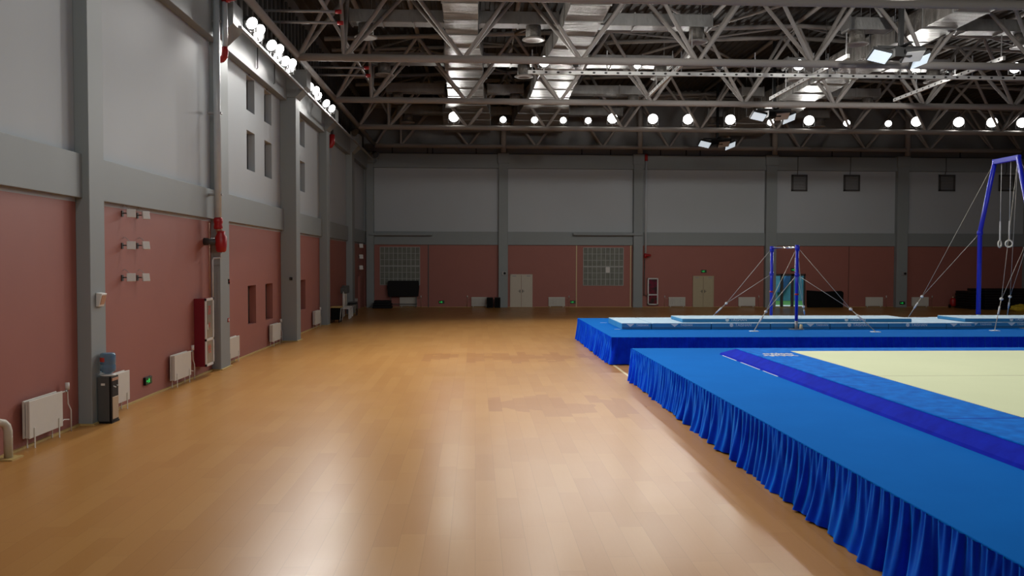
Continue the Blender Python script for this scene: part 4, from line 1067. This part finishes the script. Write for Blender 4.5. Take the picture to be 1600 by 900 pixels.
# speaker on first pillar, call point, sockets, cameras
q = P(161, 468, X=-6.95 + 0.08)
T = thing('wall_speaker', (-6.95, q.y, q.z), 'white wall speaker on the pillar above the water dispenser', 'speaker')
MB().prism([(-6.95, q.z - 0.13), (-6.90, q.z - 0.13), (-6.84, q.z + 0.11), (-6.95, q.z + 0.13)], 'y', q.y - 0.11, q.y + 0.11).build('cabinet', 'white_plastic', T, bevel=0.01)
MB().prism([(-6.892, q.z - 0.09), (-6.882, q.z - 0.09), (-6.84, q.z + 0.08), (-6.85, q.z + 0.08)], 'y', q.y - 0.08, q.y + 0.08).build('grille', 'copper_metal', T)
q = P(356.5, 500, X=-6.95)
T = thing('fire_call_point', (-6.95, q.y, q.z), 'small red fire call point on the pipe pillar', 'call point')
MB().box((-6.95, q.y - 0.06, q.z - 0.06), (-6.93, q.y + 0.06, q.z + 0.06)).build('box', 'red_paint', T, bevel=0.008)
MB().box((-6.932, q.y - 0.035, q.z - 0.03), (-6.926, q.y + 0.035, q.z + 0.03)).build('press_plate', 'white_plastic', T)
q = P(357.5, 440, X=-6.95)
T = thing('wall_button', (-6.95, q.y, q.z), 'small cream button plate high on the pipe pillar', 'switch')
MB().box((-6.95, q.y - 0.07, q.z - 0.07), (-6.95, q.y + 0.07, q.z + 0.07)).build('plate', 'white_plastic', T); MB().cyl((-6.95, q.y + 0.03, q.z), (-6.93, q.y + 0.03, q.z), 0.02).build('button', 'red_paint', T)
for (px, py, yy, lb) in ((787.5, 427, YB - 0.36, 'small dome camera box on the pillar beside the beige door'), (1412, 427.5, YB - 0.36, 'small camera box on the pillar above the low exit sign')):
    q = P(px, py, Y=yy)
    T = thing('wall_camera', (q.x, yy, q.z), lb, 'camera')
    MB().box((q.x - 0.15, yy - 0.10, q.z - 0.12), (q.x + 0.15, yy, q.z + 0.12)).build('case', 'grey_metal', T, bevel=0.02); MB().cyl((q.x + 0.04, yy - 0.14, q.z), (q.x + 0.04, yy - 0.09, q.z), 0.08).build('lens', 'black_plastic', T)
q = P(455, 435.5, Y=30.68); T = thing('wall_camera', (q.x, 30.68, q.z), 'tiny black camera on the near side of the thick left pillar', 'camera')
MB().box((q.x - 0.05, 30.6, q.z - 0.05), (q.x + 0.05, 30.68, q.z + 0.05)).build('case', 'black_plastic', T, bevel=0.01); MB().cyl((q.x, 30.56, q.z), (q.x, 30.6, q.z), 0.03).build('lens', 'glass_dark', T)
# white curved pipe at left edge
T = thing('vent_pipe', (-7.04, 12.6, 0), 'cream bent vent pipe rising from the floor at the left edge', 'pipe')
MB().tube([(-7.04, 12.60, 0.02), (-7.04, 12.60, 0.42), (-7.05, 12.58, 0.50), (-7.07, 12.54, 0.55), (-7.12, 12.46, 0.58), (XW, 12.32, 0.59)], 0.062, seg=14).build('pipe_bend', 'cream_pipe', T)
MB().box((-7.18, 12.44, 0.0), (-6.90, 12.76, 0.02)).build('floor_plate', 'yellow_trim', T)

# ------------------------------------------------------------------ water dispenser and bottle
X0d, X1d, Y0d, Y1d = -6.93, -6.665, 15.28, 15.58
T = thing('water_dispenser', ((X0d + X1d) / 2, (Y0d + Y1d) / 2, 0), 'dark grey water dispenser standing before the first left pillar', 'water dispenser')
MB().box((X0d, Y0d, 0.03), (X1d - 0.05, Y1d, 0.86)).build('cabinet', 'fridge_grey', T, bevel=0.012)
MB().box((X1d - 0.05, Y0d - 0.003, 0.03), (X1d - 0.01, Y1d + 0.003, 0.86)).build('front_frame', 'black_plastic', T, bevel=0.01)
MB().box((X1d - 0.012, Y0d + 0.03, 0.07), (X1d + 0.0, Y1d - 0.02, 0.48)).build('lower_door', 'panel_tan', T, bevel=0.006)
MB().box((X1d - 0.02, Y0d + 0.03, 0.50), (X1d - 0.006, Y1d - 0.02, 0.76)).build('tap_recess', 'black_plastic', T)
MB().box((X1d - 0.014, Y0d + 0.02, 0.78), (X1d + 0.002, Y1d - 0.02, 0.83)).build('control_strip', 'copper_metal', T)
for s in (-0.07, 0.07):
    yy = (Y0d + Y1d) / 2 + s; MB().cyl((X1d - 0.01, yy, 0.68), (X1d + 0.04, yy, 0.66), 0.012).build('tap', 'white_plastic', T)
MB().box((X0d + 0.07, Y0d - 0.004, 0.70), (X0d + 0.14, Y0d + 0.0, 0.74)).build('sticker', 'strap_white', T)
MB().box((X0d - 0.005, Y0d - 0.01, 0.0), (X1d, Y1d + 0.01, 0.03)).build('base', 'black_plastic', T)
cx, cy = (X0d + X1d) / 2, (Y0d + Y1d) / 2
MB().lathe([(0.07, 0.855), (0.13, 0.865), (0.135, 0.885), (0.06, 0.90)], (cx, cy, 0), 24).build('bottle_collar', 'white_plastic', T)
W = thing('water_bottle', (cx, cy, 0.89), 'blue water bottle upside down on the dispenser', 'water bottle')
MB().lathe([(0.03, 0.895), (0.05, 0.90), (0.125, 0.945), (0.135, 0.97), (0.135, 1.05), (0.128, 1.065), (0.128, 1.085), (0.135, 1.10), (0.135, 1.24), (0.125, 1.275), (0.10, 1.29), (0.03, 1.285)], (cx, cy, 0), 28).build('bottle', 'bottle_blue', W)
mb = MB()
for k in range(6):
    a0 = R(215 + k * 9); a1 = R(215 + (k + 1) * 9); r_ = 0.137
    mb.quad([(cx + r_ * math.cos(a0), cy + r_ * math.sin(a0), 1.13), (cx + r_ * math.cos(a1), cy + r_ * math.sin(a1), 1.13), (cx + r_ * math.cos(a1), cy + r_ * math.sin(a1), 1.21), (cx + r_ * math.cos(a0), cy + r_ * math.sin(a0), 1.21)])
mb.build('bottle_label', 'print_red', W)

# ------------------------------------------------------------------ things at the far left
T = thing('trolley', (-6.75, 40.3, 0), 'black trolley bag with yellow top beside the fourth left pillar', 'trolley')
MB().box((-7.0, 39.9, 0.14), (-6.55, 40.6, 0.72)).build('bag', 'black_fabric', T, bevel=0.05)
MB().box((-7.02, 39.88, 0.72), (-6.53, 40.62, 0.78)).build('top_flap', 'yellow_trim', T, bevel=0.02)
MB().tube([(-6.55, 39.92, 0.1), (-6.5, 39.92, 0.7), (-6.5, 40.58, 0.7), (-6.55, 40.58, 0.1)], 0.015).build('handle', 'strap_white', T)
for x in (-6.95, -6.6):
    for y in (39.98, 40.52): MB().cyl((x - 0.02, y, 0.07), (x + 0.02, y, 0.07), 0.07).build('wheel', 'black_plastic', T)
T = thing('display_stand', (-6.85, 42.9, 0), 'white stand with a grey square board, nearer of two', 'stand', 'white stands with boards')
def disp(T, x, y, mat_pole, rb, zb):
    MB().box((x - 0.28, y - 0.30, 0.50), (x + 0.28, y + 0.30, 0.58)).build('seat', 'white_plastic', T, bevel=0.02)
    for a in (-0.22, 0.22):
        for b in (-0.24, 0.24): MB().box((x + a - 0.03, y + b - 0.03, 0), (x + a + 0.03, y + b + 0.03, 0.50)).build('leg', 'white_plastic', T)
    MB().cyl((x - 0.1, y, 0.58), (x - 0.1, y, zb), 0.07, 0.055).build('pole', mat_pole, T)
    MB().box((x - 0.1 - rb, y - 0.05, zb - 0.1), (x - 0.1 + rb, y + 0.05, zb + rb * 2 - 0.1)).build('board', 'fridge_grey', T, bevel=0.03)
disp(T, -6.75, 42.9, 'white_plastic', 0.16, 1.40)
T = thing('display_stand', (-6.95, 44.6, 0), 'cream stand with a round grey board, farther of two', 'stand', 'white stands with boards')
disp(T, -6.86, 44.3, 'cream_pipe', 0.20, 1.38)
T = thing('side_table', (-6.7, 45.35, 0), 'small black table with slim legs before the fifth left pillar', 'table')
MB().box((-6.95, 45.05, 0.70), (-6.5, 45.6, 0.75)).build('table_top', 'fridge_grey', T, bevel=0.01)
for x in (-6.95, -6.53):
    for y in (45.08, 45.57): MB().box((x - 0.02, y - 0.02, 0), (x + 0.02, y + 0.02, 0.70)).build('leg', 'black_plastic', T)
MB().box((-6.93, 45.06, 0.62), (-6.55, 45.59, 0.70)).build('apron', 'black_plastic', T)

# far-left board, mats
q0, q1 = P(607, 438.5, Y=53.0), P(654, 463, Y=53.0)
T = thing('black_board', ((q0.x + q1.x) / 2, 52.95, 0), 'large black board on a wheeled frame before the lattice window', 'board')
mb = MB().prism([(q0.x, q0.z), (q1.x, q0.z), (q1.x + 0.05, q0.z - 0.4), (q1.x, q1.z), (q0.x, q1.z), (q0.x - 0.08, q0.z - 0.4)], 'y', 52.85, 53.0); mb.build('board_panel', 'dark_vinyl', T, bevel=0.01)
for x in (q0.x + 0.15, q1.x - 0.15):
    MB().box((x - 0.025, 52.9, 0.06), (x + 0.025, 52.95, q1.z)).build('leg', 'charcoal', T)
    MB().box((x - 0.03, 52.6, 0.05), (x + 0.03, 53.12, 0.10)).build('foot', 'charcoal', T)
MB().box((q0.x + 0.1, 52.9, 0.20), (q1.x - 0.1, 52.94, 0.25)).build('cross_bar', 'charcoal', T)
q0, q1 = P(584, 467, Y=52.6), P(614, 467, Y=52.6)
for k in range(3):
    z0, z1 = 0.17 * k, 0.17 * k + 0.16
    o = MB().box((q0.x + 0.05 * k, 51.9 + 0.02 * k, z0), (q1.x - 0.04 * k, 52.55, z1)).build('folded_mat', 'dark_vinyl', bevel=0.03)
    tag(o, f'{("lowest", "middle", "topmost")[k]} black folded mat in the low pile left of the board', 'mat', 'black folded mats in the far left corner')
# two speakers
for px0, px1, lb in ((760.5, 770.5, 'left of the two black floor speakers by the far pillar'), (773, 782, 'right of the two black floor speakers by the far pillar')):
    a, b = P(px0, 465, Y=52.4), P(px1, 465, Y=52.4)
    T = thing('floor_speaker', ((a.x + b.x) / 2, 52.6, 0), lb, 'speaker', 'black floor speakers by the far pillar')
    MB().box((a.x, 52.45, 0.02), (b.x, 52.9, a.z)).build('cabinet', 'black_plastic', T, bevel=0.015)
    MB().box((a.x + 0.03, 52.435, 0.06), (b.x - 0.03, 52.452, a.z - 0.05)).build('grille', 'black_fabric', T)
    for x in (a.x + 0.06, b.x - 0.06): MB().cyl((x, 52.6, 0), (x, 52.6, 0.03), 0.03).build('foot', 'black_plastic', T)
# black upright mat right of glass door
a, b = P(1262, 454, Y=53.1), P(1316.5, 454, Y=53.1)
mb = MB().prism([(a.x, 0.0), (b.x, 0.0), (b.x + 0.02, a.z - 0.12), (b.x - 0.1, a.z - 0.02), ((a.x + b.x) / 2, a.z - 0.07), (a.x - 0.03, a.z + 0.02)], 'y', 52.95, 53.25)
tag(mb.build('folded_mat', 'black_fabric', bevel=0.04), 'large black mat standing upright right of the glazed door', 'mat')
# stacks of black mats at right
a = P(1508, 458, Y=51.5).x; m_ = P(1531, 458, Y=51.0).x
for k in range(7):
    z0 = 0.165 * k; o = MB().box((a + 0.02 * math.sin(k * 2.3), 50.8, z0), (m_ - 0.05 + 0.02 * math.sin(k), 52.6, z0 + 0.15)).build('stacked_mat', 'dark_vinyl', bevel=0.03)
    tag(o, f'{ORD[k]} black mat from the floor in the lower left stack behind the rings', 'mat', 'stacked black mats, left stack')
for k in range(8):
    z0 = 0.165 * k; o = MB().box((m_ + 0.02 * math.sin(k * 1.9), 50.4, z0), (m_ + 4.2 + 0.02 * math.sin(k), 52.4, z0 + 0.15)).build('stacked_mat', 'dark_vinyl', bevel=0.03)
    tag(o, f'{ORD[k]} black mat from the floor in the taller right stack behind the rings', 'mat', 'stacked black mats, right stack')
# yellow bundle
q = P(1596, 483, Y=48.6)
mb = MB(); bmesh.ops.create_icosphere(mb.bm, subdivisions=4, radius=1.0)
rnd = random.Random(2)
from mathutils import noise as mnoise
for v in mb.bm.verts:
    n_ = mnoise.noise(v.co * 2.2) * 0.22 + mnoise.noise(v.co * 5) * 0.08
    v.co *= 1 + n_; v.co = Vector((v.co.x * 0.62, v.co.y * 0.4, max(-0.19, v.co.z * 0.26)))
for f_ in mb.bm.faces: f_.smooth = True
mb.xf(Matrix.Translation((q.x, 48.6, 0.19)))
tag(mb.build('cloth_bundle', 'yellow_cloth'), 'crumpled yellow cloth bundle on the floor before the black mats', 'cloth')
# red extinguisher trolley
q = P(1489, 470, Y=52.6)
T = thing('fire_extinguisher', (q.x, 52.6, 0), 'red wheeled fire extinguisher left of the stacked mats', 'fire extinguisher')
MB().lathe([(0.16, 0.12), (0.18, 0.15), (0.18, 0.55), (0.13, 0.63), (0.06, 0.66)], (q.x, 52.6, 0), 18).build('cylinder', 'red_paint', T)
MB().cyl((q.x, 52.6, 0.64), (q.x, 52.6, 0.74), 0.05).build('valve_head', 'cream_tape', T)
for s in (-1, 1): MB().cyl((q.x + s * 0.19, 52.6, 0.12), (q.x + s * 0.25, 52.6, 0.12), 0.12, seg=16).build('wheel', 'black_plastic', T)
MB().tube([(q.x, 52.55, 0.72), (q.x + 0.25, 52.45, 0.6), (q.x + 0.28, 52.45, 0.3)], 0.02).build('hose', 'black_plastic', T)

# square wall vents with cables
for k, (px0, px1, lb) in enumerate(((1236.5, 1260.5, 'first'), (1318, 1342.5, 'second'), (1466.5, 1491, 'third'), (1560.5, 1584.5, 'fourth'))):
    a, b = P(px0, 273.2, Y=YB), P(px1, 299, Y=YB)
    T = thing('wall_vent', ((a.x + b.x) / 2, YB, (a.z + b.z) / 2), f'{lb} square wall vent from the left, high on the far wall', 'vent', 'square vents high on the far wall')
    mb = MB(); frame_boxes(mb, 'y', YB - 0.12, YB, a.x, b.x, b.z, a.z, 0.10); mb.build('frame', 'dark_frame', T)
    mb = MB()
    n = 9
    for i in range(n):
        z = b.z + 0.12 + (a.z - b.z - 0.24) * i / (n - 1); mb.prism([(YB - 0.09, z - 0.05), (YB - 0.02, z + 0.01), (YB - 0.02, z + 0.025), (YB - 0.09, z - 0.035)], 'x', a.x + 0.09, b.x - 0.09)
    mb.build('louvre', 'grey_metal', T)
    MB().box((a.x + 0.08, YB - 0.012, b.z + 0.08), (b.x - 0.08, YB, a.z - 0.08)).build('backing', 'grey_metal', T)
    xc_ = (a.x + b.x) / 2 - 0.2
    MB().tube([(xc_, YB - 0.28, ZT), (xc_, YB - 0.28, ZU + 0.02), (xc_ + 0.05, YB - 0.1, a.z + 0.05), (xc_ + 0.08, YB - 0.05, a.z)], 0.02, seg=6).build('cable', 'charcoal', T)
# cables over upper left windows
for k, y in enumerate((26.5, 28.7)):
    xx = XW + 0.30
    o = MB().tube([(xx, y, 9.9), (xx, y, 9.1), (xx - 0.1, y, 9.02), (XW + 0.03, y, 8.98), (XW + 0.03, y, 8.86)], 0.018, seg=6).build('window_cable', 'charcoal')
    tag(o, f'thin dark cable down to the {("nearer", "farther")[k]} upper slit window', 'cable', 'cables over the slit windows')
# long tie line (vertical seam) on far wall
x = P(1326, 430, Y=YB).x
tag(MB().box((x - 0.012, YB - 0.02, 0), (x + 0.012, YB, ZP)).build('wall_conduit', 'door_dark'), 'thin dark vertical conduit on the far wall right of the black mat', 'conduit')

# ------------------------------------------------------------------ world, view
w = bpy.data.worlds.new('world'); scene.world = w; w.use_nodes = True
w.node_tree.nodes['Background'].inputs[0].default_value = (0.55, 0.7, 0.85, 1); w.node_tree.nodes['Background'].inputs[1].default_value = 0.05
vs = scene.view_settings
vs.view_transform = 'Standard'; vs.look = 'None'; vs.gamma = 1.0; vs.exposure = -0.32; vs.use_curve_mapping = False
scene.display_settings.display_device = 'sRGB'
cy = scene.cycles
cy.use_denoising = True
cy.max_bounces = 8; cy.diffuse_bounces = 4; cy.glossy_bounces = 4; cy.transmission_bounces = 6
cy.sample_clamp_indirect = 6.0; cy.caustics_reflective = False; cy.caustics_refractive = False
